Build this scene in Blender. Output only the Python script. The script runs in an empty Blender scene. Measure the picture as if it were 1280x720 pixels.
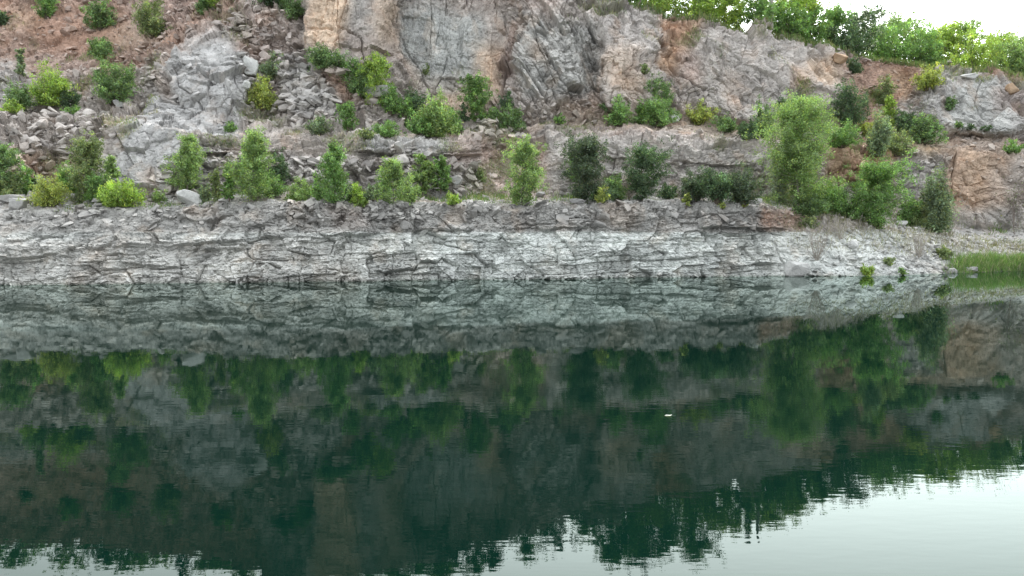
import bpy, math, random
import numpy as np
random.seed(5)
C = bpy.context.scene.collection
F = 930.0; CH = 3.0; HOR = 290.0
PITCH = math.atan((360-HOR)/F)
f32 = np.float32

# ------------------------------------------------------------------ numeric helpers
def ray(px, py):
    u = (px-640.0)/F; v = (360.0-py)/F
    cp, sp = math.cos(PITCH), math.sin(PITCH)
    return u, cp+sp*v, -sp+cp*v
def at(px, py, Y):
    u, dy, dz = ray(px, py); t = Y/dy
    return u*t, Y+0*t, CH+dz*t
def project(X, Y, Z):
    cp, sp = math.cos(PITCH), math.sin(PITCH)
    z = Z-CH
    d = Y*cp - z*sp; v = (Y*sp + z*cp)/d
    return 640+F*X/d, 360-F*v
def hsh(ix, iy, iz, seed):
    with np.errstate(over='ignore'):
        h = (ix.astype(np.uint32)*np.uint32(374761393) + iy.astype(np.uint32)*np.uint32(668265263)
             + iz.astype(np.uint32)*np.uint32(2246822519) + np.uint32((seed*3266489917) & 0xffffffff))
        h ^= h >> np.uint32(15); h *= np.uint32(2246822519)
        h ^= h >> np.uint32(13); h *= np.uint32(3266489917)
        h ^= h >> np.uint32(16)
    return h
def h01(h, k=0):
    with np.errstate(over='ignore'):
        h = (h + np.uint32((k*2654435769) & 0xffffffff)); h = h ^ (h >> np.uint32(16)); h = h*np.uint32(2146121005)
        h = h ^ (h >> np.uint32(15)); h = h*np.uint32(2221713035); h = h ^ (h >> np.uint32(16))
    return h.astype(f32)*f32(1/4294967296.0)
def vnoise(P, seed):
    i = np.floor(P); fr = (P-i).astype(f32); i = i.astype(np.int64)
    w = fr*fr*(3-2*fr); out = 0
    for dx in (0, 1):
        for dy in (0, 1):
            for dz in (0, 1):
                ww = (w[:, 0] if dx else 1-w[:, 0])*(w[:, 1] if dy else 1-w[:, 1])*(w[:, 2] if dz else 1-w[:, 2])
                out = out + ww*h01(hsh(i[:, 0]+dx, i[:, 1]+dy, i[:, 2]+dz, seed))
    return out
def fbm(P, seed, octv=4, gain=.5):
    s = 0; a = 1; n = 0
    for k in range(octv):
        s = s + a*(vnoise(P*(2.03**k)+17.3*k, seed+k)-.5); n += a; a *= gain
    return s/n*2
def vor(P, seed, jit=.85):
    i = np.floor(P).astype(np.int64); n = len(P)
    d1 = np.full(n, 9e9, f32); d2 = np.full(n, 9e9, f32)
    a = np.zeros((n, 3), f32); b = np.zeros((n, 3), f32)
    id1 = np.zeros(n, np.uint32); id2 = np.zeros(n, np.uint32)
    for dx in (-1, 0, 1):
        for dy in (-1, 0, 1):
            for dz in (-1, 0, 1):
                cx, cy, cz = i[:, 0]+dx, i[:, 1]+dy, i[:, 2]+dz
                h = hsh(cx, cy, cz, seed)
                v = np.stack([cx+.5+jit*(h01(h, 1)-.5)-P[:, 0], cy+.5+jit*(h01(h, 2)-.5)-P[:, 1], cz+.5+jit*(h01(h, 3)-.5)-P[:, 2]], 1).astype(f32)
                d = (v*v).sum(1)
                m1 = d < d1; m2 = (~m1) & (d < d2)
                b[m1] = a[m1]; d2[m1] = d1[m1]; id2[m1] = id1[m1]
                a[m1] = v[m1]; d1[m1] = d[m1]; id1[m1] = h[m1]
                b[m2] = v[m2]; d2[m2] = d[m2]; id2[m2] = h[m2]
    ba = b-a; L = np.sqrt((ba*ba).sum(1))+1e-6
    edge = ((a+b)*.5*ba).sum(1)/L
    return id1, id2, a, edge
def rot(ax, ay, az):
    cx, sx, cy, sy, cz, sz = math.cos(ax), math.sin(ax), math.cos(ay), math.sin(ay), math.cos(az), math.sin(az)
    Rx = np.array([[1, 0, 0], [0, cx, -sx], [0, sx, cx]]); Ry = np.array([[cy, 0, sy], [0, 1, 0], [-sy, 0, cy]])
    Rz = np.array([[cz, -sz, 0], [sz, cz, 0], [0, 0, 1]])
    return Rz @ Ry @ Rx
def layer(P, R, scale, seed, off, tilt, crk, cw, keep=.55, jit=.85):
    """fractured rock: every joint block gets its own plane; joints open as grooves. returns displacement (m), block random"""
    Q = (P @ R)/np.array(scale)
    i1, i2, a, e = vor(Q, seed, jit)
    aw = a*np.array(scale, f32)
    t = np.stack([h01(i1, 11)-.5, h01(i1, 12)-.5, h01(i1, 13)-.5], 1)*2*tilt
    d = off*(h01(i1, 14)-.5)*2 - (aw*t).sum(1)
    em = e*min(scale)
    k = h01(i1 ^ i2, 15)
    k = np.clip((k-keep)/(1-keep), 0, 1)
    d = d - crk*k*np.exp(-(em/(cw*(.5+k)))**2)
    return d.astype(f32), h01(i1, 16)
def bedded(P, R, h, w, seed, off, tilt, crk, cw, swap=False, keep=.35):
    """jointed rock in courses: beds of uneven thickness cut across by joints; returns displacement (m), block random"""
    Q = (P @ R); a, c = (Q[:, 2], Q[:, 0]) if swap else (Q[:, 0], Q[:, 2])
    c = c+h*.55*fbm(P/(2.2*w), seed+50, 3); a = a+w*.18*fbm(P/(1.2*h), seed+60, 2)
    zero = np.zeros(len(P), np.int64)
    def cut(t, key):
        i0 = np.floor(t).astype(np.int64)
        Lb = lambda i: i+.42*(2*h01(hsh(i, key, zero, seed+3))-1)
        i = np.where(t < Lb(i0), i0-1, np.where(t >= Lb(i0+1), i0+1, i0))
        l, r = Lb(i), Lb(i+1)
        return i, t-l, r-t
    bi, bl, br = cut(c/h, zero)
    hb = hsh(bi, zero, zero, seed+7)
    u = a/w*(.6+.8*h01(hb, 1))+h01(hb, 2)*17+.25*(h01(hb, 3)-.5)*c/h
    ji, jl, jr = cut(u, bi)
    hc = hsh(ji, bi, zero, seed+9)
    d = off*(h01(hb, 4)-.5)*1.1+off*(h01(hc, 1)-.5)*1.5
    d = d+tilt*((jl-jr)*.5*w*(h01(hc, 2)-.5)*2+(bl-br)*.5*h*(h01(hc, 3)-.5)*2)
    near = np.where(bl < br, bi, bi+1); sb = h01(hsh(near, np.floor(a/w/1.3+h01(hb, 5)*0).astype(np.int64), zero, seed+11))
    nj = np.where(jl < jr, ji, ji+1); sj = h01(hsh(nj, bi, zero, seed+13))
    for e, k in ((np.minimum(bl, br)*h, sb), (np.minimum(jl, jr)*w, sj)):
        k = np.clip((k-keep)/(1-keep), 0, 1); d = d-crk*k*np.exp(-(e/(cw*(.5+k)))**2)
    return d.astype(f32), h01(hc, 6)
def smooth(a, lo, hi):
    t = np.clip((a-lo)/(hi-lo), 0, 1); return t*t*(3-2*t)
def boxblur(A, r, axis):
    r = int(r)
    pad = [(0, 0)]*A.ndim; pad[axis] = (r+1, r)
    B = np.cumsum(np.pad(A, pad, mode='edge').astype(np.float64), axis)
    n = A.shape[axis]
    return ((np.take(B, range(2*r+1, 2*r+1+n), axis)-np.take(B, range(0, n), axis))/(2*r+1)).astype(f32)
def blur(A, r):
    for _ in range(2):
        A = boxblur(boxblur(A, r, 0), r, 1)
    return A
def inpoly(x, y, poly):
    r = np.zeros(x.shape, bool); n = len(poly)
    for i in range(n):
        x1, y1 = poly[i]; x2, y2 = poly[(i+1) % n]
        if y1 == y2: continue
        c = ((y1 > y) != (y2 > y)) & (x < (x2-x1)*(y-y1)/(y2-y1)+x1)
        r ^= c
    return r
def mesh_arrays(name, V, Fc, col=None, mat=None, parent=None, smooth_shade=False, loc=(0, 0, 0), extra=None):
    """V (n,3), Fc (m,k) faces of k corners"""
    me = bpy.data.meshes.new(name); V = np.asarray(V, f32); Fc = np.asarray(Fc, np.int32)
    me.vertices.add(len(V)); me.vertices.foreach_set('co', V.ravel())
    k = Fc.shape[1]
    me.loops.add(Fc.size); me.loops.foreach_set('vertex_index', Fc.ravel())
    me.polygons.add(len(Fc)); me.polygons.foreach_set('loop_start', np.arange(0, Fc.size, k, dtype=np.int32))
    me.polygons.foreach_set('loop_total', np.full(len(Fc), k, np.int32))
    me.polygons.foreach_set('use_smooth', np.full(len(Fc), smooth_shade))
    me.update(calc_edges=True)
    if col is not None:
        at_ = me.color_attributes.new('Col', 'FLOAT_COLOR', 'POINT')
        c4 = np.ones((len(V), 4), f32); c4[:, :3] = col; at_.data.foreach_set('color', c4.ravel())
    for kx, vx in (extra or {}).items():
        a_ = me.attributes.new(kx, 'FLOAT', 'POINT'); a_.data.foreach_set('value', vx.astype(f32))
    if mat: me.materials.append(mat)
    o = bpy.data.objects.new(name, me); C.objects.link(o); o.location = loc
    if parent: o.parent = parent
    return o
def empty(name, loc, label, cat, group=None):
    o = bpy.data.objects.new(name, None); C.objects.link(o); o.location = loc; o.empty_display_size = .3
    o['label'] = label; o['category'] = cat
    if group: o['group'] = group
    return o

# ------------------------------------------------------------------ materials
def newmat(name):
    m = bpy.data.materials.new(name); m.use_nodes = True; nt = m.node_tree; nt.nodes.clear()
    return m, nt, nt.nodes.new, nt.links.new
def mat_rock(name, fine=1.0, rough=.9):
    m, nt, N, L = newmat(name)
    out = N('ShaderNodeOutputMaterial'); p = N('ShaderNodeBsdfPrincipled'); L(p.outputs[0], out.inputs[0])
    p.inputs['Roughness'].default_value = rough; p.inputs['Specular IOR Level'].default_value = .25
    geo = N('ShaderNodeNewGeometry'); at_ = N('ShaderNodeAttribute'); at_.attribute_name = 'Col'
    def noise(scale, det, rgh=.6, vec=None, dist=0):
        n = N('ShaderNodeTexNoise'); n.inputs['Scale'].default_value = scale; n.inputs['Detail'].default_value = det
        n.inputs['Roughness'].default_value = rgh; n.inputs['Distortion'].default_value = dist
        L(vec or geo.outputs['Position'], n.inputs['Vector']); return n
    n1 = noise(9, 5, .7); n2 = noise(1.3, 4, .65)
    ma = N('ShaderNodeMapRange'); ma.inputs[1].default_value = .3; ma.inputs[2].default_value = .7; ma.inputs[3].default_value = .84; ma.inputs[4].default_value = 1.16
    L(n1.outputs[0], ma.inputs[0])
    mb = N('ShaderNodeMapRange'); mb.inputs[1].default_value = .3; mb.inputs[2].default_value = .7; mb.inputs[3].default_value = .82; mb.inputs[4].default_value = 1.18
    L(n2.outputs[0], mb.inputs[0])
    mu = N('ShaderNodeMath'); mu.operation = 'MULTIPLY'; L(ma.outputs[0], mu.inputs[0]); L(mb.outputs[0], mu.inputs[1])
    vm = N('ShaderNodeVectorMath'); vm.operation = 'SCALE'; L(at_.outputs['Color'], vm.inputs[0]); L(mu.outputs[0], vm.inputs['Scale'])
    # lichen / iron bloom: slow hue drift
    n3 = noise(.55, 5, .6)
    mr = N('ShaderNodeMapRange'); mr.inputs[1].default_value = .54; mr.inputs[2].default_value = .68; mr.inputs[3].default_value = 0; mr.inputs[4].default_value = .25
    L(n3.outputs[0], mr.inputs[0])
    mx = N('ShaderNodeMix'); mx.data_type = 'RGBA'; mx.blend_type = 'MULTIPLY'
    L(mr.outputs[0], mx.inputs[0]); L(vm.outputs[0], mx.inputs[6]); mx.inputs[7].default_value = (1.08, .86, .7, 1)
    L(mx.outputs[2], p.inputs['Base Color'])
    # bump: joints + grain
    v = N('ShaderNodeTexVoronoi'); v.feature = 'DISTANCE_TO_EDGE'; v.inputs['Scale'].default_value = 2.6
    mp = N('ShaderNodeMapping'); mp.inputs['Scale'].default_value = (1, 1, 1.7); mp.inputs['Rotation'].default_value = (.2, .25, 0)
    nd = noise(2.0, 3); vadd = N('ShaderNodeMix'); vadd.data_type = 'RGBA'; vadd.inputs[0].default_value = .12
    L(geo.outputs['Position'], vadd.inputs[6]); L(nd.outputs[1], vadd.inputs[7]); L(vadd.outputs[2], mp.inputs[0]); L(mp.outputs[0], v.inputs['Vector'])
    vr = N('ShaderNodeMapRange'); vr.inputs[1].default_value = 0; vr.inputs[2].default_value = .07; L(v.outputs['Distance'], vr.inputs[0])
    b1 = N('ShaderNodeBump'); b1.inputs['Distance'].default_value = .035*fine; b1.inputs['Strength'].default_value = .7; L(vr.outputs[0], b1.inputs['Height'])
    n4 = noise(5, 8, .72)
    b2 = N('ShaderNodeBump'); b2.inputs['Distance'].default_value = .045*fine; b2.inputs['Strength'].default_value = .8
    L(n4.outputs[0], b2.inputs['Height']); L(b1.outputs[0], b2.inputs['Normal']); L(b2.outputs[0], p.inputs['Normal'])
    return m
def mat_leaf():
    m, nt, N, L = newmat('leaf')
    out = N('ShaderNodeOutputMaterial'); at_ = N('ShaderNodeAttribute'); at_.attribute_name = 'Col'
    d = N('ShaderNodeBsdfDiffuse'); t = N('ShaderNodeBsdfTranslucent'); mx = N('ShaderNodeMixShader'); mx.inputs[0].default_value = .38
    g = N('ShaderNodeBsdfGlossy'); g.inputs['Roughness'].default_value = .5; g.inputs['Color'].default_value = (.9, .95, .9, 1)
    mg = N('ShaderNodeMixShader'); mg.inputs[0].default_value = .04
    sc = N('ShaderNodeVectorMath'); sc.operation = 'MULTIPLY'; sc.inputs[1].default_value = (1.35, 1.45, .8)
    L(at_.outputs['Color'], d.inputs['Color']); L(at_.outputs['Color'], sc.inputs[0]); L(sc.outputs[0], t.inputs['Color'])
    L(d.outputs[0], mx.inputs[1]); L(t.outputs[0], mx.inputs[2]); L(mx.outputs[0], mg.inputs[1]); L(g.outputs[0], mg.inputs[2]); L(mg.outputs[0], out.inputs[0])
    return m
def mat_bark():
    m, nt, N, L = newmat('bark')
    out = N('ShaderNodeOutputMaterial'); p = N('ShaderNodeBsdfPrincipled'); L(p.outputs[0], out.inputs[0])
    at_ = N('ShaderNodeAttribute'); at_.attribute_name = 'Col'; geo = N('ShaderNodeNewGeometry')
    n = N('ShaderNodeTexNoise'); n.inputs['Scale'].default_value = 14; L(geo.outputs['Position'], n.inputs['Vector'])
    mr = N('ShaderNodeMapRange'); mr.inputs[3].default_value = .5; mr.inputs[4].default_value = 1.5; L(n.outputs[0], mr.inputs[0])
    vm = N('ShaderNodeVectorMath'); vm.operation = 'SCALE'; L(at_.outputs['Color'], vm.inputs[0]); L(mr.outputs[0], vm.inputs['Scale'])
    L(vm.outputs[0], p.inputs['Base Color']); p.inputs['Roughness'].default_value = .9
    return m
def mat_water():
    m, nt, N, L = newmat('quarry_water')
    out = N('ShaderNodeOutputMaterial'); geo = N('ShaderNodeNewGeometry')
    body = N('ShaderNodeBsdfDiffuse'); body.inputs['Color'].default_value = (.0010, .0080, .0056, 1)
    gl = N('ShaderNodeBsdfGlossy'); gl.inputs['Roughness'].default_value = 0.009; gl.inputs['Color'].default_value = (.86, .96, .92, 1)
    fr = N('ShaderNodeFresnel'); fr.inputs['IOR'].default_value = 1.33
    pf = N('ShaderNodeMath'); pf.operation = 'POWER'; pf.inputs[1].default_value = 1.35; L(fr.outputs[0], pf.inputs[0])
    pf2 = N('ShaderNodeMath'); pf2.operation = 'MULTIPLY'; pf2.use_clamp = True; pf2.inputs[1].default_value = 1.15; L(pf.outputs[0], pf2.inputs[0])
    mx = N('ShaderNodeMixShader'); L(pf2.outputs[0], mx.inputs[0]); L(body.outputs[0], mx.inputs[1]); L(gl.outputs[0], mx.inputs[2]); L(mx.outputs[0], out.inputs[0])
    def wave(sx, sy, det, dist, prev, seed):
        mp = N('ShaderNodeMapping'); mp.inputs['Scale'].default_value = (sx, sy, 1); mp.inputs['Location'].default_value = (seed, seed*2, 0)
        L(geo.outputs['Position'], mp.inputs[0])
        n = N('ShaderNodeTexNoise'); n.inputs['Scale'].default_value = 1; n.inputs['Detail'].default_value = det; n.inputs['Roughness'].default_value = .45
        L(mp.outputs[0], n.inputs['Vector'])
        b = N('ShaderNodeBump'); b.inputs['Strength'].default_value = 1; b.inputs['Distance'].default_value = dist
        L(n.outputs[0], b.inputs['Height'])
        if prev: L(prev.outputs[0], b.inputs['Normal'])
        return b, n
    # wind patches: calm near the rock, livelier elsewhere
    mp = N('ShaderNodeMapping'); mp.inputs['Scale'].default_value = (.05, .12, 1); L(geo.outputs['Position'], mp.inputs[0])
    pn = N('ShaderNodeTexNoise'); pn.inputs['Scale'].default_value = 1; pn.inputs['Detail'].default_value = 2; L(mp.outputs[0], pn.inputs['Vector'])
    pr = N('ShaderNodeMapRange'); pr.inputs[1].default_value = .35; pr.inputs[2].default_value = .65; pr.inputs[3].default_value = .35; pr.inputs[4].default_value = 1.0; L(pn.outputs[0], pr.inputs[0])
    b1, _ = wave(2.6, 8.0, 2, .0010, None, 3.0)
    b2, _ = wave(.5, 1.3, 1, .0014, b1, 9.0)
    sx_ = N('ShaderNodeSeparateXYZ'); L(geo.outputs['Position'], sx_.inputs[0])
    dr = N('ShaderNodeMapRange'); dr.inputs[1].default_value = 8; dr.inputs[2].default_value = 30; dr.inputs[3].default_value = 1; dr.inputs[4].default_value = .14; L(sx_.outputs[1], dr.inputs[0])
    ml = N('ShaderNodeMath'); ml.operation = 'MULTIPLY'; L(pr.outputs[0], ml.inputs[0]); L(dr.outputs[0], ml.inputs[1])
    L(ml.outputs[0], b1.inputs['Strength']); L(dr.outputs[0], b2.inputs['Strength'])
    for sh in (fr, gl): L(b2.outputs[0], sh.inputs['Normal'])
    return m
ROCK = mat_rock('fractured_rock'); STONE = mat_rock('loose_stone', .5); LEAF = mat_leaf(); BARK = mat_bark(); WATER = mat_water()

# ------------------------------------------------------------------ terrain profile (rows at stations along the shore)
SX = np.array([-420, 0, 130, 240, 330, 430, 560, 640, 740, 850, 950, 1050, 1130, 1200, 1280, 1700.])
def row(*v): return np.array(v, float)
yW = row(360, 357, 356, 354, 353, 352, 350.5, 349.5, 348, 347, 345.5, 344.5, 343, 340.5, 338, 333)
yM = row(312, 308, 308, 305, 304, 303, 303, 303, 302, 302, 302, 312, 318, 322, 322, 318)
yR = row(270, 268, 264, 258, 251, 252, 255, 253, 253, 254, 256, 276, 290, 303, 308, 302)
yB = row(246, 248, 246, 243, 241, 245, 246, 246, 246, 245, 247, 262, 272, 285, 286, 280)
yT = row(150, 150, 150, 168, 172, 172, 172, 170, 170, 168, 178, 186, 186, 188, 188, 190)
yL = row(136, 136, 136, 152, 150, 152, 158, 156, 156, 150, 164, 170, 170, 174, 172, 175)
yU = row(60, 60, 60, 60, 55, 60, 65, 65, 65, 75, 90, 115, 125, 120, 120, 130)
yC = row(-55, -52, -54, -68, -94, -86, -58, -32, -6, 17, 36, 66, 80, 88, 93, 105)
DW = F*CH/(yW-HOR)
dM = row(1.2, 1.2, 1.2, 1.2, .8, .7, .7, .7, .7, .8, 1, 1.8, 2.5, 2.5, 1.5, 1.5)
dR = row(4.0, 4.0, 4.0, 3.4, 2.4, 2.2, 2.2, 2.2, 2.2, 2.4, 2.6, 4.2, 5.5, 5.0, 3.5, 3.5)
dB = row(4, 4, 4, 4, 4, 4, 4.5, 5, 5, 5, 5, 4, 4, 5, 4, 4)
dT = row(6, 6, 5, 4, 3.5, 3.5, 3.5, 4.5, 4, 3.5, 4, 4, 4, 2.5, 2.5, 3)
dL = row(5, 5, 5, 4.5, 5, 5, 4.5, 4.5, 4.5, 5, 4.5, 4, 4, 4, 4, 4)
dU = row(9, 9, 8.5, 7, 5.5, 3.0, 3.0, 3.0, 2.6, 3.0, 3.5, 5, 5, 3.5, 3.5, 4)
dC = row(11, 11, 10, 9, 6, 3.5, 3.5, 3.5, 3.5, 3.5, 4, 5, 4, 3, 3, 4)
ys = [yW, yM, yR, yB, yT, yL, yU, yC]
Ds = [DW]
for d in (dM, dR-dM, dB, dT, dL, dU, dC): Ds.append(Ds[-1]+d)
xs = np.concatenate([np.arange(-420, -2, 2.2), np.arange(-1, 1281, .85), np.arange(1283, 1700, 2.2)])
NX = len(xs)
segs = [74, 74, 44, 120, 36, 124, 80]
def lin(st):
    v = np.interp(np.arange(-420, 1701, 5.), SX, st)
    k = np.ones(9)/9; v = np.convolve(np.pad(v, 4, mode='edge'), k, 'valid')
    return np.interp(xs, np.arange(-420, 1701, 5.), v)
wob = lambda s, a, sc: a*fbm(np.stack([xs/sc, 0*xs+s*7.1, 0*xs], 1), s, 4)
Yr = [lin(y) for y in ys]; Dr = [lin(d) for d in Ds]
for k, a, sc in ((1, 3, 40), (2, 3.0, 45), (3, 2, 60), (4, 6, 50), (5, 4, 60), (6, 8, 80), (7, 3, 60)):
    Yr[k] = Yr[k]+wob(k+1, a, sc)
for k, a, sc in ((0, .5, 50), (1, .5, 40), (2, .8, 45), (3, .8, 60), (4, 1.2, 60), (5, 1.0, 60), (6, 1.2, 70), (7, 1.5, 80)):
    w_ = wob(k+20, a, sc)
    if k == 0: w_ *= smooth(xs, 1100, 1000)*0+.6
    Dr[k] = Dr[k]+w_
Yr[0] = HOR+F*CH/Dr[0]
gy, gd, gt = [], [], []
for k, n in enumerate(segs):
    for j in range(n):
        t = j/n; gy.append(Yr[k]*(1-t)+Yr[k+1]*t); gd.append(Dr[k]*(1-t)+Dr[k+1]*t); gt.append(np.full(NX, k+1+t))
gy.append(Yr[-1]); gd.append(Dr[-1]); gt.append(np.full(NX, 8.))
GY = np.array(gy); GD = np.array(gd); GT = np.array(gt); GX = np.broadcast_to(xs, GY.shape).copy()
# soft warp of the region maps
wp = np.stack([GX.ravel()/45, GY.ravel()/45, 0*GX.ravel()], 1)
wx = fbm(wp, 91, 5, .6).reshape(GX.shape)*15; wy = fbm(wp+9, 95, 5, .6).reshape(GX.shape)*13
WX = GX+wx; WY = GY+wy
# large relief: buttresses, bays and gullies (metres toward / away)
def blob(cx, cy, rx, ry, amt, ang=0, soft=.35):
    global GD
    a = math.radians(ang); dx = GX+wx*.5-cx; dy = GY+wy*.5-cy
    u = (dx*math.cos(a)+dy*math.sin(a))/rx; v = (-dx*math.sin(a)+dy*math.cos(a))/ry
    r = np.sqrt(u*u+v*v)
    GD = GD+amt*smooth(r, 1+soft/2, 1-soft/2)
blob(255, 80, 52, 46, -1.8, 20, .9); blob(248, 125, 62, 40, -1.0, 0, .8); blob(215, 120, 80, 90, -1.5, 30, 1.2)
blob(185, 195, 72, 48, -1.3, -10, 1.0); blob(300, 20, 70, 40, -1.5, 0, .8)
blob(565, 55, 82, 110, 2.6, 8, .3); blob(430, 20, 50, 75, -1.2, 0, .3); blob(615, 110, 22, 45, -1.4, -15, .4)
blob(690, 70, 45, 85, -.9, 20, .5); blob(742, 78, 16, 42, 1.2, 0, .8); blob(788, 85, 42, 85, -1.5, -8, .3)
blob(842, 60, 20, 50, 1.1, 25, 1.2); blob(925, 95, 62, 60, -1.4, 10, .4); blob(868, 78, 28, 26, -.7, 30, .9)
blob(1030, 100, 30, 45, -.8, 0, .5); blob(1100, 120, 42, 48, 2.6, 0, .7); blob(1235, 130, 78, 42, -2.3, 0, .4)
blob(1150, 128, 36, 28, -1.6, -30, .5); blob(1240, 235, 60, 50, -1.2, 0, .4); blob(1075, 205, 35, 24, -1.3, 20, .5)
blob(645, 205, 40, 42, 1.6, 0, .8); blob(490, 195, 85, 26, -.7, 0, .3); blob(820, 205, 90, 36, -.8, 0, .4)
blob(720, 320, 50, 40, -.5, 0, .5); blob(1095, 330, 100, 45, -1.0, 0, .9)
blob(60, 70, 90, 25, 1.2, 0, .8); blob(90, 205, 50, 24, .8, 0, .7)
def slab(x0, x1, y0, y1, amt, tilt=0):
    global GD
    yy = GY+wy*.35-tilt*(GX-x0)/(x1-x0)
    GD = GD+amt*smooth(GX+wx*.4, x0-8, x0+3)*smooth(GX+wx*.4, x1+8, x1-3)*smooth(yy, y0-8, y0+1)*smooth(yy, y1+1.5, y1-1.5)
slab(242, 350, 166, 190, -.8); slab(448, 598, 168, 190, -.8, 2); slab(236, 445, 205, 212, -.35, 3); slab(755, 850, 170, 196, -.7, 6); slab(850, 950, 182, 196, -.6, 14)
slab(560, 660, 280, 299, -.3, 4); slab(880, 985, 255, 284, -.6); slab(250, 300, 300, 310, -.35); slab(150, 220, 318, 328, -.3, 4); slab(680, 735, 258, 285, -.4)
slab(226, 290, 64, 84, -.3, 8)
GDm = GD
X, Y, Z = at(GX, GY, GD)
P = np.stack([X, Y, Z], 2)
NR = P.shape[0]
Ps = blur(P.astype(f32), 12)
gu = np.gradient(Ps, axis=1); gv = np.gradient(Ps, axis=0)
Nn = np.cross(gu, gv); Nn /= np.linalg.norm(Nn, axis=2, keepdims=True)+1e-9
if Nn[..., 1].mean() > 0: Nn = -Nn
Nn = blur(Nn, 14); Nn /= np.linalg.norm(Nn, axis=2, keepdims=True)+1e-9

# ---- which way the rock is broken, region by region
STY = ['rubble', 'strata', 'cliff', 'diag', 'face', 'gravel', 'plane']
W = {s: np.zeros(GX.shape, f32) for s in STY}; W['rubble'][:] = 1
def paint(style, poly, amt=1.0):
    m = inpoly(WX, WY, poly)
    for s in STY: W[s][m] *= (1-amt)
    W[style][m] += amt
paint('strata', [(-450, 450), (-450, 286), (270, 286), (300, 246), (990, 250), (1000, 450)])
paint('gravel', [(-450, 288), (-450, 240), (290, 240), (250, 285), (0, 290)], .8)
paint('gravel', [(960, 256), (1130, 262), (1750, 275), (1750, 450), (985, 450)])
paint('strata', [(1040, 262), (960, 250), (955, 300), (990, 300)], .5)
paint('cliff', [(366, -200), (370, 50), (400, 62), (460, 84), (500, 125), (560, 158), (640, 150), (700, 130), (760, 128), (850, 140), (960, 165), (1000, 150), (1040, 112), (1065, 78), (1000, 40), (850, 10), (760, -20), (700, -200)])
paint('diag', [(650, -60), (635, 60), (600, 158), (700, 132), (755, 126), (745, 40), (760, -30)])
paint('diag', [(840, 40), (820, 110), (880, 120), (890, 60)])
paint('face', [(500, 0), (640, 5), (612, 130), (590, 158), (520, 138), (495, 60)], .75)
paint('face', [(370, -200), (500, -200), (492, 60), (470, 82), (380, 62)], .85)
paint('plane', [(222, 50), (262, 32), (308, 70), (305, 138), (235, 145), (212, 105)], .95)
paint('plane', [(120, 180), (205, 112), (235, 140), (300, 135), (245, 165), (242, 235), (130, 240)])
paint('strata', [(236, 160), (600, 165), (605, 196), (236, 198)], .9)
paint('strata', [(600, 160), (960, 158), (960, 250), (690, 250), (660, 190)], .9)
paint('gravel', [(596, 185), (680, 192), (690, 250), (580, 250)], .8)
paint('gravel', [(770, 130), (840, 138), (990, 168), (960, 184), (860, 165), (760, 158)], .8)
paint('gravel', [(-450, 5), (200, 5), (210, 55), (110, 82), (60, 92), (-450, 100)], .65)
paint('gravel', [(1050, 72), (1165, 82), (1135, 150), (1090, 185), (1045, 110)], .85)
paint('gravel', [(1140, 160), (1750, 168), (1750, 188), (1110, 190)], .6)
paint('diag', [(1120, 130), (1165, 88), (1750, 98), (1750, 166), (1150, 166)])
paint('plane', [(1185, 100), (1240, 98), (1275, 165), (1170, 165)], .8)
paint('cliff', [(1186, 184), (1750, 184), (1750, 290), (1186, 286)], .4)
paint('plane', [(1186, 190), (1275, 190), (1270, 286), (1186, 286)], .7)
paint('plane', [(690, 165), (770, 170), (760, 215), (690, 205)], .6)
paint('plane', [(850, 30), (900, 30), (1000, 50), (1050, 80), (1040, 120), (985, 150), (900, 150), (850, 120)], .65)
paint('plane', [(752, 20), (830, 10), (825, 125), (755, 125)], .6)
paint('cliff', [(1030, 178), (1120, 182), (1130, 240), (1030, 240)])
rimw = smooth(GY+wy*.5, 292, 284)*(GT < 3.1)*(.25+.5*smooth(GX, 330, 360)*smooth(GX, 560, 500))*(GX < 990)
for s in STY: W[s] *= (1-rimw)
W['rubble'] += rimw
Wv = np.stack([W[s] for s in STY], 2); Wv = blur(Wv, 3); Wv /= Wv.sum(2, keepdims=True)+1e-6
bench = np.clip(smooth(GT, 2.95, 3.15)*smooth(GT, 4.15, 3.9), 0, 1)
Pf = P.reshape(-1, 3); n = len(Pf)
wpP = Pf+np.stack([fbm(Pf/2.2, 31, 3), fbm(Pf/2.2+5, 34, 3), fbm(Pf/2.2+11, 37, 3)], 1)*.13
disp = np.zeros(n, f32); tone = np.zeros(n, f32)
Rid = rot(.06, .03, .1); Rd = rot(.25, .55, .3); Rc = rot(.12, -.12, .25); Rr = rot(.5, .3, .4); Re = rot(0, 1.1, .1); Rk = rot(0, .10, .1); Rs = rot(.02, -.05, .05)
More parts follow.
